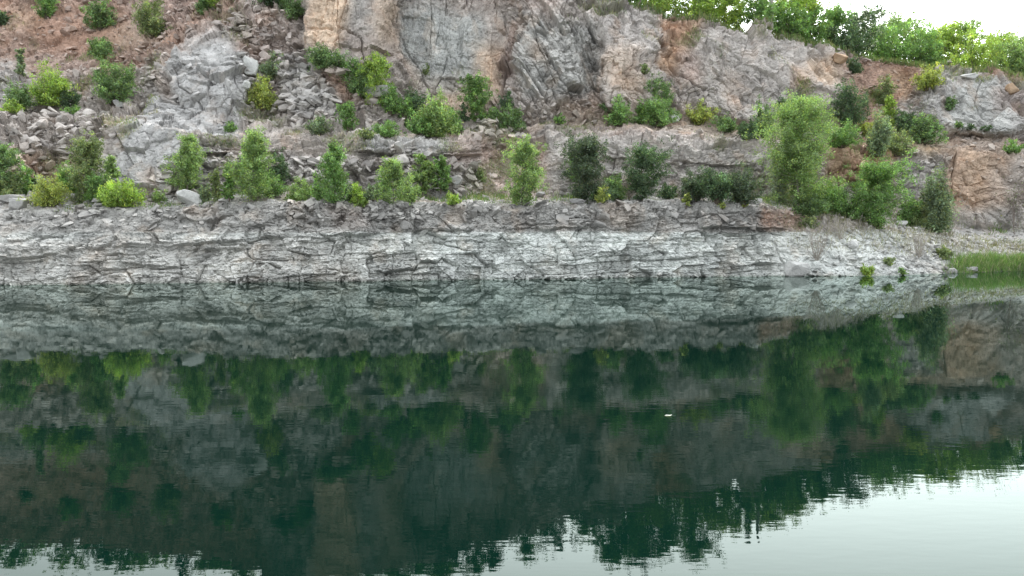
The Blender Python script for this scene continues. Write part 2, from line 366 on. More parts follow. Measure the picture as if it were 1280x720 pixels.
LAY = {
 'rubble': [(Rr, (1.7, 1.7, 1.1), 1, .30, .40, .30, .10, .3), (Rid, (.75, .75, .42), 2, .16, .45, .22, .07, .2), (Rr, (.34, .34, .22), 3, .09, .5, .10, .04, .2)],
 'strata': [('B', Rs, .95, 2.6, 5, .30, .14, .22, .040, False, .5), ('B', Rs, .38, 1.1, 6, .15, .20, .20, .026, False, .45), (Rs, (1.7, 1.5, 1.1), 3, .15, .28, .30, .034, .45, .8), (Rid, (.42, .4, .17), 7, .055, .3, .11, .018, .4, .85), (Rr, (.22, .22, .13), 8, .02, .3, .05, .015, .3)],
 'cliff':  [('B', Rk, 2.3, 3.2, 9, .62, .18, .5, .07, True, .35), ('B', Rk, .85, 1.25, 10, .22, .2, .34, .04, True, .35), (Rc, (1.5, 1.5, 2.2), 4, .22, .36, .42, .042, .3, .8), (Rr, (.6, .55, .75), 11, .10, .34, .15, .025, .35), (Rr, (.24, .24, .28), 12, .03, .3, .06, .018, .35)],
 'diag':   [('B', Re, 1.35, 4.5, 13, .72, .18, .5, .07, False, .35), ('B', Re, .5, 1.8, 14, .18, .18, .34, .038, False, .4), (Rr, (.9, .9, .9), 4, .10, .3, .16, .03, .45), (Rr, (.4, .4, .4), 15, .05, .3, .10, .02, .4), (Rr, (.22, .22, .22), 16, .02, .3, .05, .015, .35)],
 'face':   [('B', Rk, 3.0, 3.6, 17, .28, .09, .3, .05, True, .45), ('B', Rk, 1.2, 1.5, 18, .07, .12, .2, .03, True, .45), (Rr, (.5, .5, .42), 19, .045, .24, .10, .018, .4), (Rr, (.2, .2, .2), 20, .018, .25, .04, .015, .4)],
 'plane':  [(Rd, (3.6, 3.2, 3.0), 30, .26, .20, .34, .04, .35, .8), (Rs, (1.7, 1.5, 1.2), 31, .10, .20, .30, .030, .42, .8), (Rr, (.6, .5, .45), 32, .028, .2, .11, .018, .5), (Rr, (.22, .22, .2), 33, .010, .2, .03, .013, .5)],
 'gravel': [(Rid, (.9, .9, .5), 21, .07, .15, .05, .06, .5), (Rr, (.3, .3, .22), 22, .055, .4, .06, .04, .2)],
}
for si, s in enumerate(STY):
    w = Wv[..., si].ravel(); idx = np.nonzero(w > .02)[0]
    if not len(idx): continue
    for li, La in enumerate(LAY[s]):
        d, r = bedded(wpP[idx], *La[1:]) if isinstance(La[0], str) else layer(wpP[idx], *La)
        disp[idx] += w[idx]*d; tone[idx] += w[idx]*(r-.5)*(1.0, .8, .6, .5, .4)[li]
big = fbm(Pf/7.0, 41, 4)*.7
disp += big*.6 + fbm(Pf/1.1, 45, 4)*.04*(1-bench.ravel()*.5)
disp *= (1-.55*bench.ravel())
# ---- named joints seen on the faces: open cracks along polylines (width in px of a 1280 view, depth in m)
CR = [
 ([(360, -10), (372, 20), (380, 36), (422, 37)], 1.3, .3), ([(424, 33), (440, 41), (452, 48), (456, 76)], 2.0, .5), ([(420, -5), (421, 24), (427, 60)], 1.0, .2),
 ([(496, -10), (498, 30), (512, 70), (540, 118)], 1.6, .3), ([(652, 18), (642, 60), (628, 108), (617, 140)], 3.0, .8), ([(584, 72), (604, 70), (628, 66)], 1.0, .2),
 ([(662, 15), (668, 50), (690, 102), (704, 124)], 1.6, .3), ([(800, 10), (828, 18), (832, 34), (824, 60), (823, 80)], 2.4, .5), ([(840, 88), (860, 97), (884, 110)], 2.6, .6),
 ([(222, 78), (238, 76), (262, 86), (292, 93)], 2.2, .5), ([(221, 82), (222, 104), (240, 114)], 1.6, .4), ([(293, 92), (295, 112), (303, 125)], 1.4, .4), ([(200, 128), (218, 128), (238, 131)], 2.4, .6),
 ([(306, 315), (318, 323), (362, 327)], 2.0, .35), ([(412, 336), (446, 340)], 2.0, .35), ([(540, 298), (562, 306), (590, 312), (600, 324)], 2.0, .35), ([(748, 352), (750, 332), (744, 304), (738, 280)], 1.6, .3),
 ([(906, 352), (908, 336), (892, 310), (884, 290)], 1.6, .3), ([(972, 312), (980, 328), (988, 338)], 1.8, .4), ([(1194, 190), (1192, 240), (1194, 284)], 2.0, .4), ([(1225, 100), (1222, 130), (1238, 165)], 1.4, .3),
]
cx_ = (GX+wx*.45).ravel(); cy_ = (GY+wy*.45).ravel()
for pts, wd, dp in CR:
    xa = min(p[0] for p in pts)-12; xb = max(p[0] for p in pts)+12; ya = min(p[1] for p in pts)-12; yb = max(p[1] for p in pts)+12
    idx = np.nonzero((cx_ > xa) & (cx_ < xb) & (cy_ > ya) & (cy_ < yb))[0]
    if not len(idx): continue
    px, py = cx_[idx], cy_[idx]; best = np.full(len(idx), 1e9)
    for (x1, y1), (x2, y2) in zip(pts[:-1], pts[1:]):
        L2 = (x2-x1)**2+(y2-y1)**2; t = np.clip(((px-x1)*(x2-x1)+(py-y1)*(y2-y1))/L2, 0, 1)
        best = np.minimum(best, np.hypot(px-x1-t*(x2-x1), py-y1-t*(y2-y1)))
    disp[idx] -= (dp*np.exp(-(best/(wd*.42))**2)).astype(f32)
water_fade = smooth(GT, 1.0, 1.03).ravel()
Nf = Nn.reshape(-1, 3).copy()
Nf[:, 2] = np.where(GT.ravel() < 2.9, Nf[:, 2]*.5, Nf[:, 2])
Pd = Pf + Nf*disp[:, None]
# ---- rock and earth colours (true local colours, patch by patch)
GREY = (.335, .325, .315); BLUE = (.325, .33, .32); PINK = (.37, .295, .265); SOIL = (.33, .205, .15); TAN = (.50, .385, .29)
OCH = (.42, .29, .20); BROWN = (.27, .205, .16); DRED = (.22, .13, .11); PALE = (.58, .60, .58); DUST = (.33, .32, .305)
col = np.zeros(GX.shape+(3,), f32); col[:] = (.36, .325, .30)
def tint(c, poly, amt=1.0):
    m = inpoly(WX, WY, poly); col[m] = col[m]*(1-amt)+np.array(c)*amt
tint(SOIL, [(-450, -200), (330, -200), (300, 20), (235, 45), (205, 70), (150, 110), (100, 90), (-450, 130)], .65)
tint(SOIL, [(20, 10), (160, 5), (140, 75), (90, 80), (40, 50)], .6); tint((.36, .27, .2), [(150, 30), (215, 40), (180, 60), (110, 55)], .6)
tint((.42, .29, .2), [(-10, 8), (50, 5), (50, 30), (-10, 30)], .5); tint(PINK, [(150, -20), (240, -20), (230, 30), (170, 45)], .6)
tint(GREY, [(-450, 75), (30, 78), (35, 130), (-450, 150)], .8)
tint(PINK, [(30, 60), (120, 70), (130, 120), (60, 120)], .5)
tint(OCH, [(15, 190), (95, 195), (110, 240), (20, 240)], .6); tint(DRED, [(35, 195), (60, 200), (62, 235), (38, 235)], .4)
tint((.36, .355, .35), [(222, 62), (265, 30), (310, 75), (305, 135), (300, 165), (242, 240), (120, 240), (150, 160), (205, 105)], .95)
tint(BROWN, [(203, 92), (216, 95), (212, 122), (200, 120)], .6)
tint(PINK, [(290, 0), (372, 10), (375, 120), (330, 120), (305, 70), (280, 40)], .55); tint(SOIL, [(282, 40), (320, 45), (330, 82), (300, 78)], .5)
tint(GREY, [(355, 62), (400, 70), (420, 140), (370, 150), (345, 100)], .8)
tint(TAN, [(372, -200), (440, -200), (432, 40), (424, 64), (385, 60)], .95); tint(TAN, [(460, -200), (500, -200), (495, 50), (470, 55)], .6)
tint((.40, .38, .36), [(438, -60), (462, -60), (460, 40), (434, 30)], .7); tint(PINK, [(430, 36), (470, 60), (500, 80), (455, 80)], .6)
tint(OCH, [(424, 36), (430, 36), (430, 66), (425, 66)], .5); tint(SOIL, [(400, 85), (430, 95), (470, 125), (430, 130)], .6)
tint(OCH, [(476, 30), (500, 20), (520, 90), (545, 118), (510, 110)], .35)
tint(BLUE, [(500, 8), (600, 12), (608, 70), (590, 92), (520, 96), (500, 60)], .95); tint((.36, .34, .31), [(515, 95), (585, 95), (580, 115), (520, 112)], .7)
tint(TAN, [(590, 58), (630, 52), (626, 80), (618, 130), (575, 150), (530, 130), (590, 98)], .7); tint(OCH, [(618, 60), (634, 58), (622, 112), (608, 105)], .6)
tint(PINK, [(560, -30), (700, -30), (700, 12), (560, 10)], .4)
tint(BLUE, [(645, 10), (745, 30), (752, 110), (715, 128), (650, 120)], .7); tint(DRED, [(644, 28), (652, 30), (640, 90), (626, 108)], .5); tint(OCH, [(660, 62), (672, 60), (680, 82), (670, 82)], .6)
tint((.37, .345, .33), [(745, -10), (830, 10), (825, 70), (755, 60)], .7); tint(PINK, [(700, 125), (860, 128), (980, 165), (960, 185), (700, 165)], .4)
tint((.42, .35, .295), [(755, 62), (800, 48), (812, 110), (790, 128), (755, 95)], .8); tint(OCH, [(775, 85), (802, 95), (795, 112), (778, 108)], .4)
tint(OCH, [(825, 15), (880, 22), (872, 45), (840, 90), (825, 80), (832, 40)], .9); tint(SOIL, [(835, 22), (868, 26), (862, 48), (838, 50)], .6); tint(PINK, [(846, 62), (872, 66), (880, 105), (850, 95)], .7)
tint((.37, .345, .325), [(880, 36), (1000, 45), (1020, 100), (990, 150), (890, 150)], .8); tint((.40, .33, .28), [(905, 85), (935, 95), (930, 140), (900, 135)], .5)
tint(TAN, [(1008, 75), (1046, 75), (1048, 106), (1015, 108)], .75); tint(OCH, [(985, 85), (1008, 85), (1003, 118), (980, 112)], .7)
tint(SOIL, [(1046, 66), (1165, 82), (1150, 120), (1110, 130), (1090, 190), (1050, 170), (1060, 120)], .75); tint((.36, .26, .18), [(1100, 90), (1150, 95), (1142, 125), (1118, 126)], .7)
tint(GREY, [(1120, 132), (1170, 92), (1290, 100), (1290, 170), (1150, 172)], .85); tint((.38, .385, .37), [(1195, 105), (1245, 100), (1262, 170), (1180, 170)], .6)
tint(SOIL, [(1220, 84), (1290, 86), (1290, 110), (1240, 104)], .7); tint(PINK, [(1235, 115), (1290, 115), (1290, 145), (1245, 140)], .5)
tint(BROWN, [(1110, 160), (1290, 172), (1290, 188), (1110, 200)], .6); tint((.38, .30, .2), [(1110, 172), (1180, 172), (1170, 188), (1110, 190)], .6)
tint((.385, .285, .215), [(1182, 184), (1268, 192), (1262, 264), (1184, 270)], 1.0); tint(TAN, [(1205, 192), (1240, 196), (1225, 240), (1210, 236)], .3); tint((.37, .33, .30), [(1240, 200), (1290, 200), (1290, 290), (1240, 290)], .5); tint(DUST, [(1186, 262), (1290, 255), (1290, 292), (1186, 292)], .6)
tint(GREY, [(1120, 192), (1180, 186), (1184, 260), (1120, 240)], .6)
tint(OCH, [(1030, 182), (1120, 184), (1120, 226), (1032, 235)], .8); tint(SOIL, [(1055, 195), (1080, 195), (1080, 228), (1055, 222)], .6)
tint((.33, .26, .22), [(596, 180), (680, 190), (690, 246), (590, 246)], .7); tint((.36, .29, .23), [(690, 130), (840, 140), (990, 172), (960, 186), (860, 166), (700, 160)], .6)
tint(PINK, [(560, 160), (620, 165), (615, 205), (560, 205)], .5); tint((.31, .295, .285), [(240, 195), (560, 198), (560, 244), (240, 244)], .5)
tint((.345, .345, .34), [(455, 165), (560, 170), (560, 192), (450, 192)], .8); tint(DUST, [(680, 170), (960, 172), (960, 248), (690, 248)], .5)
tint((.285, .28, .268), [(-450, 242), (300, 242), (980, 244), (960, 298), (-450, 298)], .95); tint((.30, .265, .245), [(395, 262), (450, 255), (460, 285), (420, 290)], .6)
tint((.32, .22, .17), [(955, 254), (1010, 260), (1005, 284), (950, 282)], .8); tint((.30, .27, .25), [(1010, 258), (1100, 268), (1100, 292), (1010, 288)], .7)
tint((.36, .36, .355), [(1005, 290), (1120, 280), (1230, 345), (1200, 450), (1000, 450)], .9); tint((.37, .36, .35), [(1130, 286), (1750, 290), (1750, 450), (1220, 450)], .7)
col = blur(col, 7).reshape(-1, 3); col = col*1.08
# bleached high-water band: level line, with drawdown rings
zl = Pd[:, 2]; nz = fbm(Pf/1.6, 61, 4); hi = smooth(GX.ravel(), 900, 560)
edge_z = 2.95+.10*nz
band = smooth(zl, edge_z+.10, edge_z-.04)*smooth(GX.ravel(), 1250, 1000)
soft = smooth(zl, 3.8+.5*nz, 2.3)
band = band*(.60+.4*smooth(GX.ravel(), 350, 620))+soft*.15*(1-band)
rings = .96+.07*np.sin(zl*15+1.5*nz)+.05*np.sin(zl*34)
pal = np.array(PALE, f32)*rings[:, None]
pal *= (1-.22*smooth(GX.ravel(), 330, 150)*smooth(zl, 1.2, 2.4))[:, None]
pinkb = smooth(fbm(Pf/3.0, 66, 4), .12, .5)[:, None]*.25
pal = pal*(1-pinkb)+pal*np.array((1.03, .96, .91))*pinkb
pal *= (1-.16*smooth(zl, .30, .02))[:, None]
col = col*(1-band[:, None]) + pal*band[:, None]
wet = (smooth(zl, .16+.05*nz, .03)*.45)[:, None]
col = col*(1-wet)+col*np.array((.42, .50, .42))*wet
tone *= 1-.35*band
blk = np.clip(1+tone*.42, .6, 1.45)[:, None]
col = col*blk
hue = fbm(Pf/.9, 71, 4)[:, None]
st = smooth(fbm(Pf*np.array((1, 1, .35))/1.8, 75, 5), .18, .42)[:, None]*(1-band[:, None]*.9)*.28
col = col*(1-st)+col*np.array((1.15, .88, .68))*st
col *= 1+hue*.12
grs = smooth(fbm(Pf/4.0, 81, 5)+.25*Nf[:, 2:3].ravel(), .33, .55)*smooth(GT.ravel(), 3.5, 4.0)*smooth(Nf[:, 2], .35, .6)*.45
col = col*(1-grs[:, None])+np.array((.12, .13, .05))*grs[:, None]
V = Pd.reshape(NR, NX, 3)
# ---- foot under water and plateau behind the crest
foot = V[0].copy(); foot[:, 1] -= 1.2; foot[:, 2] = -2.0
foot0 = foot.copy(); foot0[:, 1] -= 6; foot0[:, 2] = -5
rows_b = []
cr = V[-1]
for k, (dd, dz) in enumerate(((.6, .12), (1.4, .2), (3, .35), (6, .6), (12, 1.2), (30, 2), (90, 3), (400, 3))):
    r = cr.copy(); s = (cr[:, 1]+dd)/cr[:, 1]; r[:, 0] = cr[:, 0]*s; r[:, 1] = cr[:, 1]+dd
    bl = min(1, dd/12); zz = np.convolve(np.pad(cr[:, 2], 60, mode='edge'), np.ones(121)/121, 'valid')
    r[:, 2] = cr[:, 2]*(1-bl)+zz*bl+dz + .12*fbm(np.stack([r[:, 0], r[:, 1], 0*r[:, 0]], 1)/1.2, 99, 3)
    rows_b.append(r)
VV = np.concatenate([[foot0, foot], V, rows_b], 0)
cc = col.reshape(NR, NX, 3)
soilrow = np.broadcast_to(np.array((.15, .125, .075), f32), (NX, 3))
CC = np.concatenate([[cc[0], cc[0]], cc, [cc[-1]*.5+soilrow*.5]+[soilrow]*(len(rows_b)-1)], 0)
R_ = VV.shape[0]
ii = np.arange(R_*NX).reshape(R_, NX)
faces = np.stack([ii[:-1, :-1], ii[:-1, 1:], ii[1:, 1:], ii[1:, :-1]], 2).reshape(-1, 4)
terrain = mesh_arrays('quarry_cliff_terrain', VV.reshape(-1, 3), faces, CC.reshape(-1, 3).clip(.02, .9), ROCK)
terrain['kind'] = 'structure'

# projected grid for seating things on the displaced ground
PX, PY = project(V[..., 0], V[..., 1], V[..., 2])
def seat(px, py, lo=0.0, hi=9):
    j = int(np.argmin(np.abs(xs-px))); c = PY[:, j]; d = V[:, j, 1]; g = GT[:, j]
    ok = np.nonzero((np.abs(c-py) < 2.0) & (g >= lo) & (g <= hi))[0]
    k = ok[np.argmin(d[ok])] if len(ok) else int(np.argmin(np.abs(c-py)+50*((g < lo) | (g > hi))))
    return V[k, j].copy(), CC[k+2, j]

# ------------------------------------------------------------------ water
wy_ = np.array([[-400, -120, 0], [400, -120, 0], [400, 72, 0], [-400, 72, 0]], float)
wat = mesh_arrays('quarry_lake_water', wy_, [[0, 1, 2, 3]], None, WATER); wat['kind'] = 'structure'

# ------------------------------------------------------------------ rocks
import bmesh
def hull(seed, flat=.7, n=13, sub=0):
    rnd = random.Random(seed); bm = bmesh.new()
    for _ in range(n):
        v = np.array([rnd.gauss(0, 1) for _ in range(3)]); v /= np.linalg.norm(v); v *= rnd.uniform(.8, 1.05)
        v = np.sign(v)*np.abs(v)**.7
        bm.verts.new((v[0], v[1]*.85, v[2]*flat))
    r = bmesh.ops.convex_hull(bm, input=bm.verts[:])
    bmesh.ops.delete(bm, geom=[v for v in bm.verts if not v.link_faces], context='VERTS')
    if sub:
        bmesh.ops.bevel(bm, geom=bm.edges[:], offset=.05, segments=1, affect='EDGES')
        bmesh.ops.subdivide_edges(bm, edges=bm.edges[:], cuts=sub)
        for v in bm.verts:
            nn = v.co*3.1; k = vnoise(np.array([[nn.x+seed, nn.y, nn.z]]), seed)[0]+.5*vnoise(np.array([[nn.x*2.7+seed, nn.y*2.7, nn.z*2.7]]), seed+1)[0]
            v.co *= 1+.14*(k-.75)
    bmesh.ops.triangulate(bm, faces=bm.faces[:])
    bm.verts.index_update()
    Vh = np.array([v.co[:] for v in bm.verts]); Fh = np.array([[v.index for v in f.verts] for f in bm.faces]); bm.free()
    return Vh, Fh
TPL = [hull(s, random.Random(s).uniform(.4, .8)) for s in range(16)]
rng = np.random.default_rng(3)
def scatter(name, dens, count, smin, smax, colmix=.5, lift=.1):
    dw = (dens*np.linalg.norm(np.cross(np.gradient(V, axis=1), np.gradient(V, axis=0)), axis=2)).ravel()
    pick = rng.choice(NR*NX, count, p=dw/dw.sum())
    Vs, Fs, Cs = [], [], []; base = 0
    vf = V.reshape(-1, 3); cf = cc.reshape(-1, 3)
    for q in pick:
        Vh, Fh = TPL[rng.integers(16)]
        s = smin*.8*(smax*1.15/smin/.8)**(rng.random()**3.0)
        R = rot(rng.normal(0, .45), rng.normal(0, .45), rng.random()*6.28)
        sc = s*np.array([rng.uniform(.8, 1.4), rng.uniform(.7, 1.1), rng.uniform(.5, 1)])
        v = (Vh*sc) @ R.T + vf[q] + np.array([0, -s*.25, s*lift])
        Vs.append(v); Fs.append(Fh+base); base += len(v)
        g = rng.uniform(.75, 1.3); c = cf[q]*(1-colmix)+np.array((.40, .385, .37))*colmix
        Cs.append(np.broadcast_to(c*g, v.shape))
    o = mesh_arrays(name, np.concatenate(Vs), np.concatenate(Fs), np.concatenate(Cs).clip(.03, .8), STONE)
    o['kind'] = 'stuff'; return o
def pm(poly): return inpoly(WX, WY, poly).astype(f32)
vis = (GX > -60) & (GX < 1340)
rub = Wv[..., 0]*vis*(GT > 2.0)*(1-.75*inpoly(GX, GY, [(236, 160), (600, 160), (600, 196), (236, 196)]))*(1-.7*inpoly(GX, GY, [(120, 130), (240, 130), (240, 240), (120, 240)]))
o = scatter('scree', rub*(GY > -20), 9500, .06, .46, .3); o['label'] = 'angular grey and reddish broken rock lying over the slopes and ledges'
heap = pm([(345, 85), (400, 80), (425, 145), (370, 160)])*3+pm([(480, 175), (560, 195), (620, 240), (480, 244)])+pm([(195, 205), (250, 200), (245, 250), (190, 250)])*1.5+pm([(590, 150), (660, 150), (650, 175), (585, 170)])+pm([(240, 196), (440, 198), (440, 240), (240, 240)])*.8+pm([(10, 140), (130, 140), (140, 175), (0, 185)])*.35+pm([(280, 30), (350, 30), (360, 110), (300, 110)])
o = scatter('fallen_rubble', heap*vis, 6500, .08, .52, .35, .15); o['label'] = 'loose fallen blocks heaped at the foot of the rock steps'
o = scatter('gravel', (Wv[..., 5]+bench)*vis*(GT > 1.05), 5200, .05, .24, .4, .05); o['label'] = 'small stones and gravel over the bench and the earth slopes'
o = scatter('shore_rubble', (smooth(GX, 980, 1010)*vis*(GT < 3.3)*(GT > 1.03)), 2600, .05, .26, .3, .05); o['label'] = 'pale gravel covering the scree cone at the waterline'
o = scatter('waterline_stones', (np.exp(-((GT-1.02)/.05)**2)*(GX < 1180)*vis)*smooth(fbm(np.stack([GX.ravel()/20, 0*GX.ravel(), 0*GX.ravel()], 1), 88, 3).reshape(GX.shape), -.1, .3)+1e-12, 500, .04, .22, .3, .0); o['label'] = 'stones lying along the waterline at the foot of the bank'
o = scatter('rim_rubble', (np.exp(-((GT-2.9)/.2)**2)*(.3+smooth(GX, 330, 360)*smooth(GX, 560, 500))*(GX < 985)*vis), 1500, .07, .30, .3, .0); o['label'] = 'broken slabs lying along the rim of the lower bank'

BOULD = [
 (12, 252, 42, 10, 'long flat grey slab on the rim at the far left edge'), (22, 260, 26, 13, 'low grey block under the flat slab at the left rim'), (40, 254, 20, 17, 'tilted dark grey block ending the left rim pile'),
 (84, 256, 25, 16, 'rounded grey boulder on the rim between yellow green bushes'), (110, 252, 14, 13, 'upright grey stone right of the rounded rim boulder'), (120, 256, 16, 9, 'low grey stone at the foot of the tall olive tree'),
 (236, 254, 34, 17, 'large pale boulder on the gravel rim below the conical sapling'), (312, 92, 20, 20, 'pale square block beside the big grey knob'), (1066, 309, 13, 10, 'small white boulder on the grey scree cone'),
 (997, 345, 30, 19, 'pale rounded boulder at the waterline left of the scree cone'), (1046, 80, 24, 17, 'tan overhanging boulder on the crest edge'), (1210, 98, 24, 6, 'thin white slab on top of the right outcrop'),
 (1266, 116, 15, 13, 'round tan stone high on the right edge slope'), (862, 253, 15, 9, 'pale stone on the rim under the dark bushes'), (947, 254, 11, 7, 'small grey stone on the rim at the foot of the silver willow'),
 (722, 254, 22, 6, 'flat pale stone on the rim below the dense dark evergreen'), (472, 120, 34, 14, 'rounded grey slab under the bright green ledge bush'), (846, 152, 14, 10, 'pale block on the earth ledge right of the large green bush'),
 (515, 243, 18, 8, 'pale slab on the bench right of the bright bench bushes'), (570, 232, 16, 12, 'whitish block in the rubble below the ledge'), (386, 132, 20, 20, 'tan faced block in the grey rubble heap'), (150, 132, 13, 8, 'flat grey stone left of the knob foot'),
 (1128, 282, 16, 7, 'pale stone on top of the scree cone'), (1150, 286, 14, 8, 'white stone on the shoulder of the scree cone'), (1190, 343, 16, 6, 'pale rock at the waterline beside the reeds'), (1212, 341, 22, 6, 'flat whitish rock in front of the reeds'), (225, 248, 10, 7, 'small grey stone touching the large pale boulder'), (305, 110, 12, 10, 'pale chip of rock right of the knob crack'),
 (676, 246, 12, 7, 'grey stone where the gully meets the bench'), (1082, 232, 30, 30, 'rusty brown block standing among the right hand bushes'),
]
for k, (bx, by, w, h, lab) in enumerate(BOULD):
    p, c = seat(bx, by-1, 1.03); D = p[1]; s = D/F
    Vh, Fh = hull(200+k, 1.0, 16, 2)
    ext = Vh.max(0)-Vh.min(0); v = (Vh-(Vh.max(0)+Vh.min(0))/2)/ext
    v = v*np.array([w*s, .8*w*s if w < 2*h else .5*w*s, h*s*1.15]); v = v @ rot(0, rng.normal(0, .08), 0).T; v[:, 2] += h*s*.42
    base = np.array((.36, .355, .345))
    if 'pale' in lab or 'white' in lab: base = np.array((.50, .50, .485))
    if 'tan' in lab or 'rusty' in lab: base = np.array((.40, .29, .20))
    if 'dark' in lab: base = np.array((.27, .265, .26))
    o = mesh_arrays('boulder', v, Fh, np.broadcast_to(base, v.shape), STONE, loc=tuple(p))
    o['label'] = lab; o['category'] = 'boulder'; o['group'] = 'loose boulders on the quarry slopes'

# ------------------------------------------------------------------ plants
COLS = {'light': (.215, .32, .125), 'bright': (.25, .37, .085), 'yellow': (.29, .35, .10), 'mid': (.13, .215, .09), 'green': (.15, .265, .09), 'dark': (.075, .13, .068),
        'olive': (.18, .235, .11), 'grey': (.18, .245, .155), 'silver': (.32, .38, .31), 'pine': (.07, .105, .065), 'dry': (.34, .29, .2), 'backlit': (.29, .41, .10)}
def tube_set(paths, sides=4):
    Vs, Fs = [], []; base = 0
    for pts, r0, r1 in paths:
        pts = np.asarray(pts, float); n_ = len(pts)
        for i_, p_ in enumerate(pts):
            d = pts[min(i_+1, n_-1)]-pts[max(i_-1, 0)]; d /= np.linalg.norm(d)+1e-9
            a = np.cross(d, (0.3, .9, .1)); a /= np.linalg.norm(a)+1e-9; b = np.cross(d, a)
            r = r0+(r1-r0)*i_/(n_-1)
            for q in range(sides):
                th = 6.283*q/sides; Vs.append(p_+r*(a*math.cos(th)+b*math.sin(th)))
        for i_ in range(n_-1):
            for q in range(sides):
                q2 = (q+1) % sides
                Fs.append((base+i_*sides+q, base+i_*sides+q2, base+(i_+1)*sides+q2, base+(i_+1)*sides+q))
        base += n_*sides
    return np.array(Vs), np.array(Fs)
def leaves(cent, size, g, colr, var, white=0.0, upright=0.0, elong=1.0):
    n_ = len(cent)
    a = g.normal(size=(n_, 3)); a[:, 2] = a[:, 2]*(1-upright)+upright*2.0*np.abs(a[:, 2]); a /= np.linalg.norm(a, axis=1, keepdims=True)
    b = np.cross(a, g.normal(size=(n_, 3))); b /= np.linalg.norm(b, axis=1, keepdims=True)+1e-9
    s = (size*g.uniform(.65, 1.35, n_))[:, None]
    a = a*s*elong; b = b*s*.5
    v = np.stack([cent-a*.6, cent+b*.6, cent+a*.6, cent-b*.6], 1).reshape(-1, 3)
    f = np.arange(n_*4).reshape(-1, 4)
    c = np.array(colr)*(g.lognormal(0, .22, n_)*var)[:, None]
    yl = g.random(n_) < .2; c[yl] *= np.array((1.4, 1.15, .8))
    if white: wt = g.random(n_) < white; c[wt] = (.62, .64, .60)
    return v, f, np.repeat(c, 4, 0)
